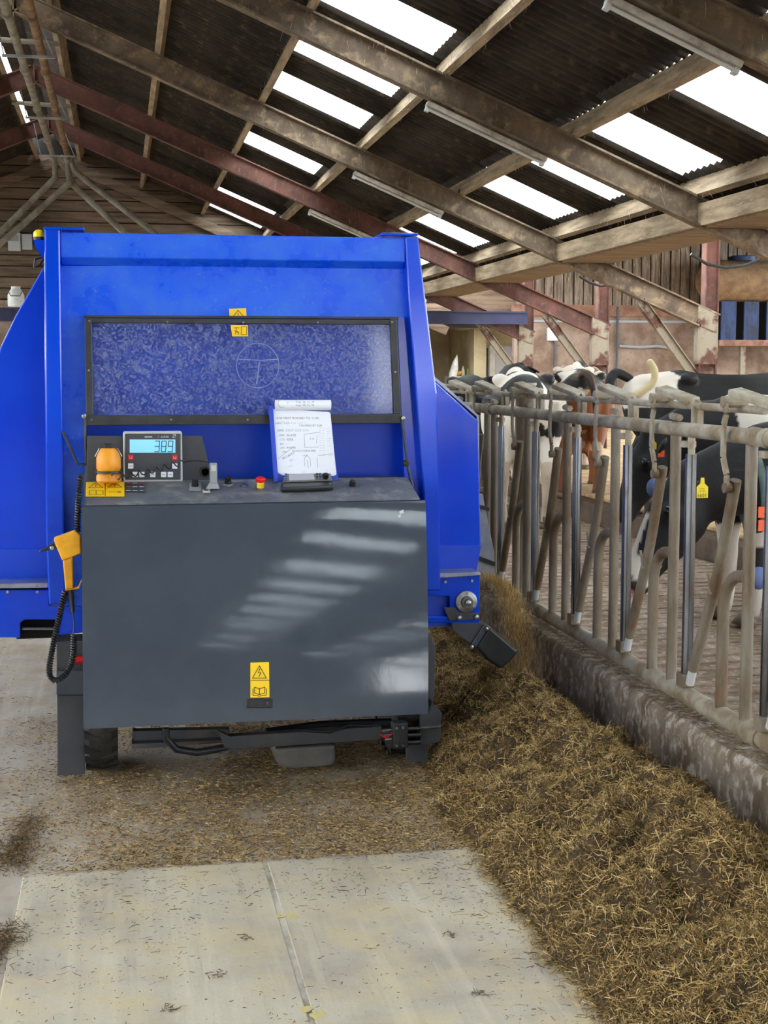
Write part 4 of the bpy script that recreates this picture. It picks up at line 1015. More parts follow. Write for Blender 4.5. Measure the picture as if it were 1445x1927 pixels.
# =================================================================== FEED
def strands(n, pos, lo, hi, wlo, whi, tilt, name, parent, pale, label=None, cat=None, flat=None, vertical=False):
    """many thin cut stems, as one mesh: pos (n,3) centres"""
    L_ = rng.uniform(lo, hi, n) * rng.choice([1, 1, 1, .55], n); W = rng.uniform(wlo, whi, n)
    az = rng.uniform(0, 2 * math.pi, n); el = rng.normal(0, tilt, n)
    if vertical: el = rng.normal(-1.2, .25, n)
    d = np.stack([np.cos(az) * np.cos(el), np.sin(az) * np.cos(el), np.sin(el)], 1)
    r = rng.normal(size=(n, 3)); r[:, 2] += 0.0
    x = np.cross(d, r); x /= np.linalg.norm(x, axis=1)[:, None]
    bend = np.cross(d, x) * (L_ * rng.uniform(-.18, .18, n))[:, None]
    a = pos - d * (L_ / 2)[:, None]; b = pos + bend; c = pos + d * (L_ / 2)[:, None]; w = x * (W / 2)[:, None]
    V = np.stack([a - w * .7, a + w * .7, b - w, b + w, c - w * .5, c + w * .5], 1).reshape(-1, 3)
    base = np.arange(n)[:, None] * 6
    Fq = np.stack([base + [0, 1, 3, 2], base + [2, 3, 5, 4]], 1).reshape(-1, 4)
    off = world_loc(parent) if parent else Vector((0, 0, 0)); V = V - np.array(off)
    me = bpy.data.meshes.new(name); me.vertices.add(len(V)); me.vertices.foreach_set('co', V.astype(np.float32).ravel())
    me.loops.add(Fq.size); me.loops.foreach_set('vertex_index', Fq.astype(np.int32).ravel())
    me.polygons.add(len(Fq)); me.polygons.foreach_set('loop_start', (np.arange(len(Fq)) * 4).astype(np.int32))
    me.update(calc_edges=True)
    pal = np.array(pale); k = rng.integers(0, len(pal), n); col = pal[k] * rng.uniform(.75, 1.15, n)[:, None]
    cols = np.ones((n, 6, 4)); cols[:, :, :3] = col[:, None, :]
    at_ = me.attributes.new('tint', 'FLOAT_COLOR', 'POINT'); at_.data.foreach_set('color', cols.astype(np.float32).ravel())
    me.materials.append(M['feed']); o = bpy.data.objects.new(name, me); COL.objects.link(o)
    if parent: o.parent = parent
    o['kind'] = 'stuff'
    if label: o['label'] = label
    if cat: o['category'] = cat
    return o
HAY = [rgb(214, 184, 124), rgb(192, 158, 94), rgb(164, 128, 70), rgb(112, 86, 46), rgb(92, 76, 40), rgb(78, 60, 34), rgb(214, 186, 130), rgb(122, 104, 58)]
DARKHAY = [rgb(110, 84, 46), rgb(84, 62, 34), rgb(64, 48, 28), rgb(150, 118, 66), rgb(92, 76, 42)]
CHAFF = [rgb(204, 172, 108), rgb(184, 148, 84), rgb(152, 118, 64), rgb(218, 190, 132), rgb(116, 88, 48), rgb(88, 66, 36), rgb(74, 56, 32)]

def left_edge(y):        # outline of the heap on the floor
    return 1.17 + .05 * noise.noise((y * 2.1, 3.3, 0)) + .035 * noise.noise((y * 5.5, 8.1, 0)) + (.06 if y > 5.2 else 0)
def heap_h(x, y):
    e = left_edge(y); w = (x - e) / (2.0 - e)
    if w <= 0: return 0.0
    prof = (min(1, w / .58) ** .75) if w < .58 else 1 - .72 * ((w - .58) / .42) ** 1.3
    amp = .30 + .05 * noise.noise((y * 1.1, 7.7, 0))
    if y > 5.9: amp *= max(.42, 1 - (y - 5.9) * .5)
    if y > 8.5: amp *= max(0, 1 - (y - 8.5) / 2.2)
    n = .07 * noise.noise((x * 4.5, y * 3.6, 1)) + .06 * noise.noise((x * 9, y * 8, 4)) + .034 * noise.noise((x * 19, y * 18, 2)) + .012 * noise.noise((x * 42, y * 40, 6))
    return max(0.0, amp * prof + n * min(1, w * 4) + .01)
hx = np.linspace(1.02, 1.992, 90); hy = np.linspace(2.6, 10.4, 560)
Hh = np.array([[heap_h(x, y) for x in hx] for y in hy])
vs = [(x, y, (Hh[j, i] if Hh[j, i] > 0 else -.006)) for j, y in enumerate(hy) for i, x in enumerate(hx)]
nx = len(hx); fs = [(j * nx + i, j * nx + i + 1, (j + 1) * nx + i + 1, (j + 1) * nx + i) for j in range(len(hy) - 1) for i in range(nx - 1)]
hp = empty('feed_heap', (1.6, 6, 0), 'long heap of chopped straw feed piled along the kerb wall', 'feed heap', kind='stuff')
hb = MB().add(vs, fs).build('heap_core', 'feed_base', hp, smooth='all'); hb['kind'] = 'stuff'
def on_heap(n, ylo, yhi, bias=1.0):
    out = []
    y = ylo + (yhi - ylo) * rng.random(n * 2) ** bias; x = rng.uniform(1.08, 1.985, n * 2)
    jj = np.clip(((y - 2.6) / 7.8 * 559).astype(int), 0, 559); ii = np.clip(((x - 1.02) / .972 * 89).astype(int), 0, 89)
    h = Hh[jj, ii]; m = h > .004
    p = np.stack([x[m], y[m], h[m] + rng.uniform(-.006, .02, m.sum())], 1)[:n]; return p
p = on_heap(270000, 2.7, 10.2, 1.4); strands(len(p), p, .01, .04, .0012, .0030, .7, 'cut_stems', hp, HAY)
p = on_heap(14000, 2.7, 9, 1.2); strands(len(p), p, .05, .09, .0012, .0026, .5, 'long_stems', hp, HAY[:4] + [HAY[6]])
# loose feed swept over the floor behind the machine
lf = empty('loose_feed', (.4, 5.2, 0), 'thin layer of chopped feed scattered over the floor', 'loose feed', kind='stuff')
def on_floor(n, x0, x1, y0, y1, dens, z=.004):
    x = rng.uniform(x0, x1, n); y = rng.uniform(y0, y1, n); k = np.array([dens(a, b) for a, b in zip(x, y)]); m = rng.random(n) < k
    return np.stack([x[m], y[m], np.full(m.sum(), z) + rng.uniform(0, .004, m.sum())], 1)
def d_back(x, y):
    v = .55 + .8 * noise.noise((x * 2.2, y * 2.2, 3)) + .3 * noise.noise((x * 7, y * 7, 9))
    v *= min(1, (x + .55) / .5) if x < -.05 else 1
    if y > 6: v *= .8
    return max(.03, min(1, v + (.35 if x > .5 and y < 5.6 else 0)))
p = on_floor(120000, -.55, 1.3, 4.69, 6.9, d_back); strands(len(p), p, .006, .02, .0016, .0036, .12, 'chaff', lf, CHAFF)
p = on_floor(9000, -.55, 1.3, 4.66, 7.2, d_back); strands(len(p), p, .02, .05, .0012, .0026, .18, 'stems', lf, HAY + DARKHAY)
p = on_floor(9000, -1.2, -.1, 4.8, 12, lambda x, y: .4 + .7 * noise.noise((x * 3, y * 2, 2))); strands(len(p), p, .01, .035, .0014, .003, .12, 'stems', lf, DARKHAY + CHAFF[:2])
def d_slab(x, y):
    v = .05 + max(0, .34 - (4.7 - y) * .5) + (.25 if x > .95 + .1 * noise.noise((y * 3, 0, 0)) else 0) + (.12 if x < .2 else 0) + .15 * noise.noise((x * 4, y * 4, 5))
    return max(.01, min(1, v))
p = on_floor(12000, -.34, 1.2, 3.1, 4.69, d_slab, .008); strands(len(p), p, .006, .016, .0012, .0026, .1, 'chaff', lf, CHAFF + DARKHAY)
p = on_floor(1900, -.34, 1.15, 3.1, 4.69, d_slab, .008); strands(len(p), p, .015, .045, .0012, .0022, .12, 'stems', lf, DARKHAY)
# dark tufts along the slab edge on the left
tc_ = [(-.35, 5.25), (-.36, 5.12), (-.38, 5.02), (-.36, 4.9), (-.36, 4.8), (-.41, 4.93), (-.45, 4.83), (-.35, 4.2), (-.37, 4.08), (-.39, 3.98), (-.36, 4.14)]
P_t = []
for (x, y) in tc_:
    n = 150; q = rng.normal(0, 1, (n, 2)) * [.032, .05]; P_t.append(np.stack([x + q[:, 0], y + q[:, 1], .004 + rng.random(n) * .022 * np.exp(-(q ** 2).sum(1) / .004)], 1))
P_t = np.concatenate(P_t); strands(len(P_t), P_t, .02, .06, .0012, .003, .5, 'tufts', lf, DARKHAY)
for (x, y) in ((.33, 4.03), (.24, 3.79), (.92, 3.95), (.9, 3.55), (.1, 3.6)):
    n = 25; q = rng.normal(0, .012, (n, 2)); p = np.stack([x + q[:, 0], y + q[:, 1], np.full(n, .009)], 1); strands(n, p, .01, .035, .0012, .0025, .3, 'tuft', lf, DARKHAY)
yy = rng.uniform(2.8, 7.5, 14000); ee = np.array([left_edge(v) for v in yy]); xx = ee - np.abs(rng.normal(0, .035, 14000)) + .03
p = np.stack([xx, yy, .009 + rng.random(14000) * .008], 1); strands(14000, p, .01, .04, .0012, .003, .25, 'edge_stems', lf, HAY)
# feed on the kerb top
p = np.stack([rng.uniform(2.02, 2.2, 4000), rng.uniform(3, 9, 4000), np.full(4000, .376)], 1); strands(4000, p, .008, .03, .0012, .0026, .25, 'kerb_chaff', lf, DARKHAY + CHAFF[:2])
# feed falling from the discharge
n = 4200; t = rng.random(n) ** .8; sx = rng.normal(0, 1, n)
q0 = atY(914, 1085, 6.9); q1 = atY(975, 1282, 6.45)
ctr = np.array(q0)[None] * (1 - t)[:, None] + np.array(q1)[None] * t[:, None]
ctr[:, 0] += .10 * t * (1 - t) * 2 + sx * (.014 + .036 * t); ctr[:, 1] += rng.normal(0, .06, n); ctr[:, 2] += .12 * np.sin(t * math.pi)
strands(n, ctr, .02, .055, .001, .0024, .3, 'falling_feed', None, HAY[:3] + [HAY[6], rgb(176, 140, 70)], 'stream of feed falling from the discharge door', 'falling feed', vertical=True)
n = 1400; t = rng.random(n); q0 = atY(915, 1255, 6.1); q1 = atY(905, 1340, 5.95)
ctr = np.array(q0)[None] * (1 - t)[:, None] + np.array(q1)[None] * t[:, None]; ctr += rng.normal(0, .014, (n, 3)) * (1 + t[:, None])
strands(n, ctr, .015, .04, .001, .0024, .3, 'falling_feed', None, DARKHAY, 'dark feed trickling off the black rubber deflector', 'falling feed', vertical=True)

# =================================================================== COWS
def ring_body(mb, rings, n=22):
    vs = []
    for (x, zt, zb, w) in rings:
        zm = (zt + zb) / 2; h = (zt - zb) / 2
        for j in range(n):
            a = 2 * math.pi * j / n; c, s_ = math.cos(a), math.sin(a)
            up = max(0, s_)
            vs.append((x, w * math.copysign(abs(c) ** .85, c) * (1 - .22 * up ** 2), zm + h * math.copysign(abs(s_) ** .9, s_)))
    k = len(rings)
    fs = [(i * n + j, i * n + (j + 1) % n, (i + 1) * n + (j + 1) % n, (i + 1) * n + j) for i in range(k - 1) for j in range(n)] + [tuple(range(n))[::-1], tuple(range((k - 1) * n, k * n))]
    mb.add(vs, fs)
def cow(loc, rz, label, coat, poll=(1.28, 0, 1.5), head=(.8, 0, -.6), tail='down', udder=True, scale=1.0, voxel=.021, ears=True, group='cows behind the feed fence', neck=1.0):
    root = empty('cow', loc, label, 'cow', group, rz=rz); root.scale = (scale,) * 3
    mb = MB()
    ring_body(mb, [(-1.0, 1.30, 1.10, .06), (-.95, 1.37, .95, .15), (-.84, 1.41, .82, .23), (-.66, 1.43, .74, .27), (-.46, 1.455, .70, .31), (-.3, 1.425, .66, .33), (-.05, 1.41, .60, .385), (.2, 1.41, .60, .385), (.42, 1.43, .63, .33), (.6, 1.45, .68, .27), (.76, 1.40, .74, .2), (.86, 1.30, .84, .13)])
    for s in (-1, 1):
        mb.ellipsoid((-.46, s * .22, 1.37), (.1, .08, .06)); mb.ellipsoid((-.9, s * .13, 1.24), (.07, .05, .06))   # hip and pin bones
        # hind leg
        mb.loft([(-.62, s * .2, 1.2), (-.6, s * .22, .95), (-.66, s * .21, .78), (-.84, s * .2, .56), (-.86, s * .2, .5), (-.82, s * .2, .3), (-.8, s * .2, .16), (-.77, s * .2, .06)], [.2, .17, .12, .065, .06, .045, .048, .055], [.24, .22, .15, .08, .07, .05, .05, .06], n=12, up=(1, 0, 0))
        # front leg
        mb.loft([(.5, s * .2, 1.15), (.52, s * .2, .85), (.55, s * .19, .68), (.55, s * .18, .48), (.55, s * .18, .42), (.54, s * .18, .2), (.55, s * .18, .14), (.58, s * .18, .05)], [.12, .12, .085, .06, .062, .042, .048, .055], [.2, .17, .1, .068, .07, .045, .05, .06], n=12, up=(1, 0, 0))
        mb.ellipsoid((.52, s * .22, 1.05), (.16, .08, .26))
    if udder:
        mb.ellipsoid((-.5, 0, .66), (.22, .18, .19))
        for s in (-1, 1):
            for x in (-.58, -.42): mb.loft([(x, s * .09, .52), (x, s * .1, .44)], [.028, .022], n=8)
    # neck: from the shoulder to the poll
    pv = Vector(poll); nb_ = Vector((.62, 0, 1.12 if neck == 1 else 1.05)); mid = nb_.lerp(pv, .55) + Vector((0, 0, .03))
    hd = Vector(head).normalized()
    mb.loft([nb_, nb_.lerp(pv, .3), mid, pv - hd * .02 + Vector((0, 0, -.05))], [.2, .165, .14, .105], [.33 * neck, .28 * neck, .235 * neck, .15], n=14, up=(0, 0, 1))
    # head
    side = hd.cross(Vector((0, 0, 1))).normalized(); upv = side.cross(hd)
    H = lambda d, u=0.0, s_=0.0: pv + hd * d + upv * u + side * s_
    mb.loft([H(-.06, -.02), H(.02, -.03), H(.14, -.05), H(.26, -.055), H(.38, -.055), H(.46, -.06), H(.51, -.065), H(.53, -.065)], [.08, .11, .125, .1, .078, .082, .075, .045], [.08, .12, .14, .12, .085, .08, .065, .035], n=16, up=upv)
    for s in (-1, 1): mb.ellipsoid(H(.15, .02, s * .1), (.05, .04, .045))
    mb.ellipsoid(H(-.03, .05), (.06, .08, .05))
    me = mb.mesh('cow_raw'); t = bpy.data.objects.new('t', me); COL.objects.link(t)
    r = t.modifiers.new('r', 'REMESH'); r.mode = 'VOXEL'; r.voxel_size = voxel; r.use_smooth_shade = True
    sm = t.modifiers.new('s', 'SMOOTH'); sm.factor = .5; sm.iterations = 5
    dg = bpy.context.evaluated_depsgraph_get(); me2 = bpy.data.meshes.new_from_object(t.evaluated_get(dg)); bpy.data.objects.remove(t); bpy.data.meshes.remove(me)
    me2.name = 'body'
    ca = me2.attributes.new('coat', 'FLOAT_COLOR', 'POINT'); cols = []
    ctx = dict(H=H, hd=hd, pv=pv, upv=upv, side=side)
    for v in me2.vertices: cols += [*coat(v.co, ctx), 1.0]
    ca.data.foreach_set('color', cols); me2.materials.clear(); me2.materials.append(M['hide'])
    me2.polygons.foreach_set('use_smooth', [True] * len(me2.polygons))
    body = bpy.data.objects.new('body', me2); COL.objects.link(body); body.parent = root
    def part(mb, name, mat, smooth=True, par=None):
        m_ = mb.mesh(name); m_.materials.append(M[mat]); o = bpy.data.objects.new(name, m_); COL.objects.link(o); o.parent = par or root
        if smooth: m_.polygons.foreach_set('use_smooth', [True] * len(m_.polygons))
        return o
    def coated(o):
        a = o.data.attributes.new('coat', 'FLOAT_COLOR', 'POINT'); c = []
        for v in o.data.vertices: c += [*coat(v.co, ctx), 1.0]
        a.data.foreach_set('color', c); return o
    if ears:
        for s in (-1, 1):
            c = H(.03, .02, s * .19); rot = Matrix((side * s, upv, hd)).transposed()
            coated(part(MB().ellipsoid(c, (.11, .018, .055), rot=rot @ Matrix.Rotation(-.35 * s, 3, 'Z')), 'ear', 'hide'))
            part(MB().ellipsoid(H(.15, .035, s * .125), (.024, .024, .024), 10, 8), 'eye', 'eye')
            part(MB().lathe(H(.5, -.045, s * .045), (hd + side * s * .6), [(0, .0), (.0, .02), (.012, .016), (.013, 0)], 10), 'nostril', 'eye')
    for s in (-1, 1):
        for (x, y) in ((-.75, .2), (.6, .18)):
            part(MB().loft([(x - .005, s * y, .07), (x + .02, s * y, .0)], [.055, .065], [.06, .085], n=12, up=(1, 0, 0)), 'hoof', 'horn')
    if tail == 'down': tp_ = [(-.96, 0, 1.34), (-1.03, 0, 1.28), (-1.04, .02, 1.0), (-1.03, .03, .7), (-1.02, .03, .45)]; tr = [.035, .03, .022, .022, .035]
    elif tail == 'side': tp_ = [(-.95, 0, 1.36), (-1.06, -.05, 1.40), (-1.14, -.12, 1.3), (-1.12, -.16, 1.05), (-1.1, -.18, .8)]; tr = [.035, .035, .035, .03, .03]
    else: tp_ = [(-.93, 0, 1.36), (-1.08, -.02, 1.42), (-1.15, -.05, 1.32), (-1.10, -.1, 1.22), (-.95, -.16, 1.22), (-.8, -.2, 1.33), (-.78, -.21, 1.44), (-.84, -.21, 1.54)]; tr = [.04, .045, .045, .04, .032, .03, .035, .03]
    q = [Vector(a) for a in tp_]; ps = []; rr = []
    for i in range(len(q) - 1):
        a0, a, b, b1 = q[max(i - 1, 0)], q[i], q[i + 1], q[min(i + 2, len(q) - 1)]
        for tt in np.linspace(0, 1, 5, endpoint=False):
            ps.append(.5 * ((2 * a) + (b - a0) * tt + (2 * a0 - 5 * a + 4 * b - b1) * tt * tt + (3 * a - a0 - 3 * b + b1) * tt ** 3)); rr.append(tr[i] * (1 - tt) + tr[i + 1] * tt)
    ps.append(q[-1]); rr.append(tr[-1] * .5)
    tl = part(MB().loft(ps, rr, n=10), 'tail', 'hide')
    a = tl.data.attributes.new('coat', 'FLOAT_COLOR', 'POINT'); c = []; nv = len(tl.data.vertices)
    for i in range(nv):
        f = i / nv; col = (BLACK if f < .45 else CREAM) if tail == 'up' else (coat(Vector((-.9, 0, 1.35)), ctx) if f < .8 else DIRTY)
        c += [*col, 1.0]
    a.data.foreach_set('color', c)
    root['_frame'] = 0; del root['_frame']
    return root, part, H, (pv, hd, upv, side)
BLACK, WHITE, CREAM, DIRTY, BROWN, PINK = rgb(24, 23, 24), rgb(222, 212, 198), rgb(198, 182, 142), rgb(92, 72, 52), rgb(138, 82, 46), rgb(226, 142, 142)
def patch(co, seed, scale=1.5): return noise.noise(co * scale + Vector((seed, seed * 1.7, seed * .3))) + .35 * noise.noise(co * scale * 3 + Vector((seed, 0, 0))) * .6
def dirty(c, co, amt=1.0):
    k = max(0, min(1, (.55 - co.z) * 1.6)) * (.5 + .5 * noise.noise(co * 7)) * amt
    return tuple(a * (1 - k) + b * k for a, b in zip(c, DIRTY))
def coat_black(co, x):
    if co.z < .12: return DIRTY
    return dirty(BLACK, co, .6)
def coat_feeding(co, x):      # black with a white muzzle band and pink nose
    d = (co - x['pv']).dot(x['hd']); u = (co - x['pv']).dot(x['upv']); s = abs((co - x['pv']).dot(x['side']))
    if d > .2 and co.x > .9:
        if d > .475: return PINK if -.1 < u < -.03 and s < .055 else rgb(58, 44, 44)
        if d > .37 and u > -.1: return WHITE
        if u > .0 and s < .03: return WHITE
    if co.z < .35: return dirty(WHITE if patch(co, 3) > -.1 else BLACK, co)
    if co.z < .72 and co.x > .2: return WHITE if patch(co, 9) > .12 else BLACK
    return BLACK
def coat_rump(co, x):         # black with a white rump
    w = co.x + .18 * patch(co, 4, 3) < -.52 and co.z > 1.12 + .1 * noise.noise(co * 4)
    return WHITE if w else dirty(BLACK, co)
def coat_shoulder(co, x):     # black with white withers
    if .25 < co.x + .1 * noise.noise(co * 5) < .66 and co.z > 1.2: return WHITE
    if co.z < .6 and patch(co, 5) > -.15: return dirty(WHITE, co)
    return BLACK
def coat_red(co, x):          # dirty dark rump over red-brown legs
    if co.z > 1.22: return WHITE if patch(co, 6, 4) > .22 else (rgb(70, 56, 44) if noise.noise(co * 9) > 0 else BLACK)
    if co.z < .45: return dirty(BROWN, co, 1.3)
    return BROWN if patch(co, 2, 2) > -.3 else rgb(190, 160, 130)
def coat_pied(co, x):
    if co.z < .62: return dirty(rgb(196, 178, 158), co)
    return BLACK if patch(co, 13.5, 1.7) > -.1 and co.z > .85 else WHITE
def coat_white(co, x):
    return dirty(rgb(214, 198, 180), co) if patch(co, 21, 1.4) < .18 else BLACK
PI = math.pi
# cow feeding, head down at the fence
A_, partA, HA, fA = cow((4.13, 6.32, .1), PI - .04, 'black cow with white muzzle feeding head down through the fence, ear tag 6601', coat_feeding, poll=(1.38, -.04, .93), head=(.58, -.04, -.82), tail='down', voxel=.018, scale=1.08, neck=.82)
pv, hd, upv, side = fA
# yellow ear tag and neck collar
def tagplate(part, c, xd, yd, w, h, mat, txt, name, par=None, top=True):
    xd, yd = xd.normalized(), yd.normalized(); nz = xd.cross(yd)
    pts = [(-w / 2, 0), (w / 2, 0), (w / 2, h * .55), (w * .18, h * .72), (w * .14, h), (-w * .14, h), (-w * .18, h * .72), (-w / 2, h * .55)] if top else [(-w / 2, 0), (w / 2, 0), (w / 2, h), (-w / 2, h)]
    o = part(MB().prism([c + xd * a + yd * b - nz * .002 for a, b in pts], nz * .004), name, mat, False)
    mb = MB()
    for s_, sz, a, b in txt: text_verts(s_, sz, c + xd * a + yd * b + nz * .0022, xd, yd, mb, .0005)
    part(mb, name + '_number', 'black_ink', False, o); return o
def local(root, w):
    return root.matrix_basis.inverted() @ Vector(w)
A_.matrix_basis
vx = (local(A_, (1, 0, 0)) - local(A_, (0, 0, 0))); vz = Vector((0, 0, 1))
tagplate(partA, local(A_, atY(1321, 937, 6.12)), vx, vz, .05, .085, 'yellow_tag', [('6601', .022, -.0235, .004), ('UK 187', .009, -.016, .026), ('12345', .009, -.014, .036)], 'ear_tag')
# collar strap round the neck
def strap(part, c, ax, rw, rh, w, mat, name, up):
    ax = ax.normalized(); x = ax.cross(up).normalized(); y = x.cross(ax); mb = MB(); n = 28; vs = []
    for j in range(n):
        a = 2 * math.pi * j / n; r = x * math.cos(a) * rw + y * math.sin(a) * rh
        for k, e in ((-1, 0), (1, 0), (1, .008), (-1, .008)): vs.append(c + r * (1 + e / r.length) + ax * w / 2 * k)
    fs = [(j * 4 + k, j * 4 + (k + 1) % 4, ((j + 1) % n) * 4 + (k + 1) % 4, ((j + 1) % n) * 4 + k) for j in range(n) for k in range(4)]
    return part(mb.add(vs, fs), name, mat)
cC = Vector((1.1, -.02, .92))
strap(partA, cC, Vector((.9, 0, -.12)), .155, .2, .035, 'teal_strap', 'collar', Vector((0, 0, 1)))
for py, ch in ((952, '8'), (977, '2')):
    tagplate(partA, local(A_, atY(1437, py + 22, 6.08)), vx, vz, .05, .046, 'orange_tag', [(ch, .05, -.002, .006)], 'collar_plate', top=False)
partA(MB().ellipsoid(local(A_, atY(1428, 1088, 6.12)), (.04, .03, .05)), 'collar_box', 'blue_box')
# the others
C_, partC, HC, fC = cow((4.28, 8.25, .1), PI + .06, 'black cow with white shoulder patch standing behind the feeding cow', coat_shoulder, poll=(1.16, 0, 1.14), head=(.5, .0, -.85), scale=.98)
pv, hd, upv, side = fC
vx = (local(C_, (1, 0, 0)) - local(C_, (0, 0, 0)))
tagplate(partC, local(C_, atY(1229, 846, 8.0)), vx, vz, .04, .07, 'yellow_tag', [], 'ear_tag')
strap(partC, Vector((.98, 0, 1.07)), Vector((.9, 0, -.05)), .15, .2, .04, 'teal_strap', 'collar', Vector((0, 0, 1)))
tagplate(partC, local(C_, atY(1244, 860, 7.96)), vx, vz, .04, .04, 'orange_tag', [], 'collar_plate', top=False)
partC(MB().ellipsoid(local(C_, atY(1231, 918, 7.98)), (.05, .035, .06)), 'collar_box', 'blue_box')
cow((5.55, 12.6, .2), -.02, 'black cow with white rump and raised curled tail', coat_rump, poll=(1.3, 0, 1.45), tail='up')
cow((5.02, 15.35, .3), 1.27, 'cow with muddy rump and red-brown hind legs seen from behind', coat_red, poll=(1.25, 0, 1.3), tail='side', scale=.94)
cow((4.05, 14.3, .1), 1.35, 'black and white patched cow with pink udder standing between the fence posts', coat_pied, poll=(1.25, 0, 1.35), scale=1.06)
cow((6.12, 18.9, .34), 1.2, 'mostly white cow standing behind the cow with raised tail', coat_white, poll=(1.28, 0, 1.4), scale=.95)
cow((4.45, 17.4, .1), .98, 'all black cow nearest the blue machine with raised ears', coat_black, poll=(1.4, 0, 1.5), head=(.9, -.3, -.35), scale=1.03)

# =================================================================== THINGS FAR BEHIND
# tan tank with blue front by the end wall
tx = atY(1325, 530, 31.2); zt = atY(1400, 490, 31.2).z; zb = atY(1400, 568, 31.2).z; R_ = (zt - zb) / 2
tk = empty('storage_tank', (tx.x + 2.3, 31.2, 0), 'big dusty tan tank lying on a blue frame by the end wall', 'tank')
MB().loft([(tx.x - .12, 31.2, (zt + zb) / 2), (tx.x, 31.2, (zt + zb) / 2), (tx.x + .12, 31.2, (zt + zb) / 2), (tx.x + 4, 31.2, (zt + zb) / 2)], [R_ * .5, R_ * .85, R_, R_], n=28).build('tank_body', 'tan_tank', tk, smooth=True)
MB().lathe((tx.x + .9, 31.2, zt - .02), (0, 0, 1), [(0, .3), (.1, .3), (.12, .24)], 20).build('tank_lid', 'tank_blue', tk, smooth=True)
lz = atY(1400, 640, 31).z
for i in range(8):
    x = tx.x + .35 + i * .55; MB().box(x, x + .36, 31.0, 31.06, lz, zb).build('blue_panel', 'tank_blue', tk)
MB().box(tx.x + .3, tx.x + 4.6, 31.3, 31.36, lz, zb).build('back_sheet', 'dark_void', tk)
MB().box(tx.x + .25, tx.x + 4.6, 30.85, 31.4, lz - .14, lz).build('ledge', 'red_beam', tk)
for i in range(3):
    x = tx.x + .9 + i * 1.4; MB().box(x - .06, x + .06, 31.0, 31.12, .34, lz - .14).build('leg', 'rusted_paint', tk)
# cabinet, fridge, bottles in the far room
def roomat(px, py, Y): return atY(px, py, Y)
YQ = 33.2
c0, c1 = roomat(845, 708, YQ), roomat(893, 740, YQ)
cb_ = empty('cabinet', ((c0.x + c1.x) / 2, YQ, .1), 'pale grey cabinet with bottles on top in the far room', 'cabinet')
MB().box(c0.x, c1.x, YQ, YQ + .5, .1, c0.z).build('cabinet_body', 'light_grey', cb_, bevel=.01)
MB().box(c0.x + .03, c1.x - .03, YQ - .015, YQ, .15, c0.z - .06).build('cabinet_door', 'light_grey', cb_, bevel=.004)
def bottle(px, h, r, mat, cap, label):
    p = roomat(px, 707, YQ + .2); z = c0.z
    b = empty('bottle', (p.x, YQ + .2, z), label, 'bottle', 'bottles on the cabinet')
    MB().lathe((p.x, YQ + .2, z), (0, 0, 1), [(0, r * .9), (.02, r), (h * .62, r), (h * .78, r * .5), (h * .86, r * .4)], 14).build('bottle_body', mat, b, smooth=True)
    MB().lathe((p.x, YQ + .2, z + h * .86), (0, 0, 1), [(0, r * .45), (h * .14, r * .45)], 12).build('cap', cap, b)
bottle(871, .24, .045, 'white_plastic', 'light_grey', 'white plastic bottle on the far cabinet')
bottle(883.5, .27, .075, 'green_liquid', 'black_plastic', 'bright green bottle with black cap on the far cabinet')
p = roomat(863, 707, YQ + .2)
bb = empty('jar', (p.x, YQ + .15, c0.z), 'yellow tipped container beside the white bottle', 'container')
MB().loft([(p.x - .05, YQ + .15, c0.z + .05), (p.x + .05, YQ + .15, c0.z + .09)], [.05, .055], n=14).build('container_body', 'yellow_plastic', bb, smooth=True)
MB().loft([(p.x - .1, YQ + .15, c0.z + .035), (p.x - .05, YQ + .15, c0.z + .05)], [.02, .03], n=12).build('spout', 'white_plastic', bb)
p = roomat(850, 707, YQ + .2); hg = empty('hanging_bag', (p.x, YQ + .05, c0.z - .12), 'white plastic bag hanging beside the cabinet', 'bag')
MB().loft([(p.x + .05, YQ - .1, c0.z + .46), (p.x + .02, YQ - .1, c0.z + .34), (p.x, YQ - .1, c0.z + .2), (p.x - .04, YQ - .1, c0.z + .05), (p.x - .06, YQ - .1, c0.z - .12)], [.02, .06, .09, .1, .08], [.02, .03, .05, .06, .04], n=12, up=(0, 1, 0)).build('bag_film', 'white_plastic', hg, smooth=True)
MB().loft([(p.x + .05, YQ - .1, c0.z + .4), (p.x + .05, YQ - .1, c0.z + .5)], .012, n=6).build('bag_knot', 'green_liquid', hg)
d0, d1 = roomat(905, 655, 33.6), roomat(921, 720, 33.6)
dr = MB().box(d0.x, d1.x - .1, 33.55, 33.6, .1, d0.z).build('door_1', 'white_plastic'); dr['kind'] = 'structure'; dr['label'] = 'narrow white door in the far room'
MB().box(d1.x - .1, d1.x + .05, 33.56, 33.6, .1, d0.z).build('door_edge', 'tank_blue', dr)
f0_, f1_ = roomat(921, 650, 33.4), roomat(965, 720, 33.4)
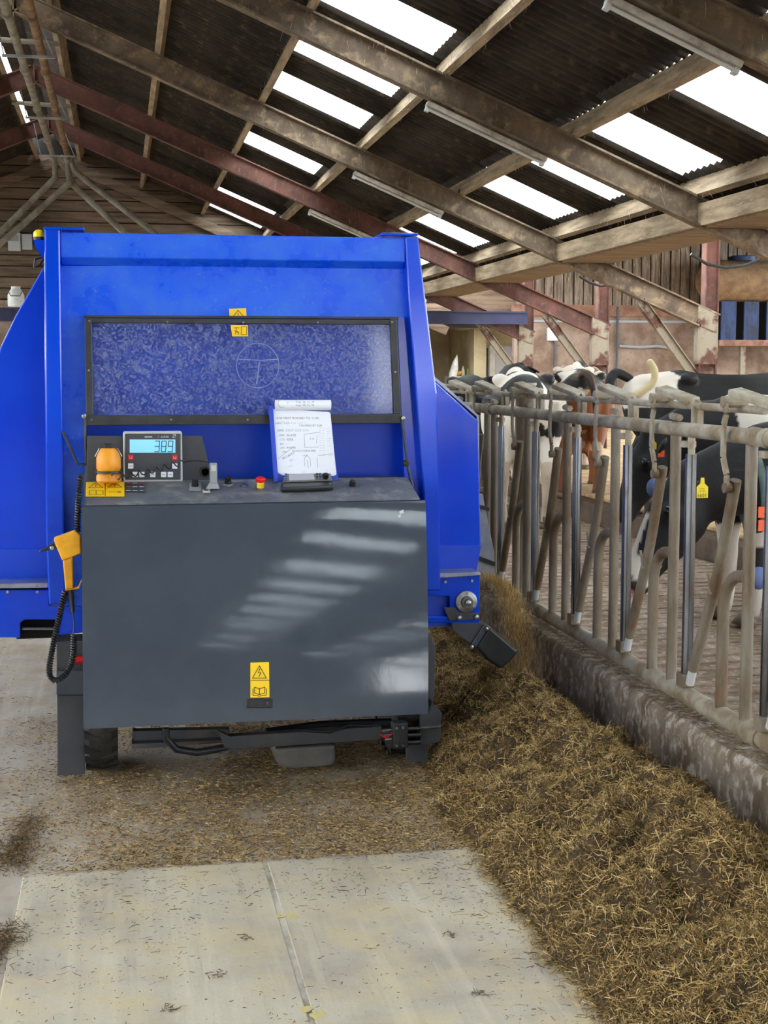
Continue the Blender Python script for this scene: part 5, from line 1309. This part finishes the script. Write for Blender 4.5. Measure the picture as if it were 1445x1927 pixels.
fr_ = empty('fridge', ((f0_.x + f1_.x) / 2, 33.4, .1), 'tall pale fridge cabinet in the far room', 'fridge')
MB().box(f0_.x + .14, f1_.x, 33.4, 34.0, .1, f0_.z).build('fridge_body', 'light_grey', fr_, bevel=.02)
MB().box(f0_.x, f0_.x + .14, 33.38, 33.9, .1, f0_.z).build('fridge_door', 'white_plastic', fr_, bevel=.02)
# junction box on the far right wall
jb = atY(1038, 625, Y_END); o = empty('junction_box', (jb.x, Y_END - .04, jb.z - .2), 'small grey junction box on the stained far wall', 'junction box')
MB().box(jb.x - .12, jb.x + .12, Y_END - .1, Y_END, jb.z - .2, jb.z + .1).build('box_body', 'light_grey', o, bevel=.01); MB().loft([(jb.x, Y_END - .05, jb.z + .1), (jb.x, Y_END - .05, jb.z + .5)], .015, n=6).build('conduit', 'dark_grey', o)
# sagging cable across the side aisle
o = MB().loft([atY(1300, 478, 17), atY(1330, 497, 17), atY(1365, 504, 17), atY(1400, 500, 17), atY(1450, 480, 17)], .02, n=8).build('hanging_cable', 'cable_black', smooth=True); tag(o, 'black cable sagging in front of the red post on the right', 'cable')
o = MB().loft([atY(1090, 520, 20), atY(1110, 532, 20), atY(1130, 538, 20), atY(1160, 534, 20)], .02, n=8).build('hanging_cable', 'cable_black', smooth=True); tag(o, 'short black cable sagging beside the farther red post', 'cable')
# cobwebs and hay wisps caught on the purlins
cw = empty('cobwebs', (3, 15, 4.4), 'straw wisps and cobwebs hanging from the roof timbers', 'cobwebs', kind='stuff')
pts = []
for px in (1.83, 3.13, 4.43, 5.73):
    for _ in range(520):
        y = random.uniform(9, 30); pts.append((px + random.gauss(-.06, .04), y, rtop(px) + .02 - abs(random.gauss(0, .05))))
for y in FRAMES:
    for _ in range(260):
        x = random.uniform(1, 6.5); pts.append((x, y - .06 + random.gauss(0, .02), rtop(x) - random.uniform(.0, .3)))
pts = np.array(pts); strands(len(pts), pts, .03, .12, .001, .0032, .5, 'wisps', cw, [rgb(170, 150, 120), rgb(130, 112, 86), rgb(200, 184, 156)], vertical=True)
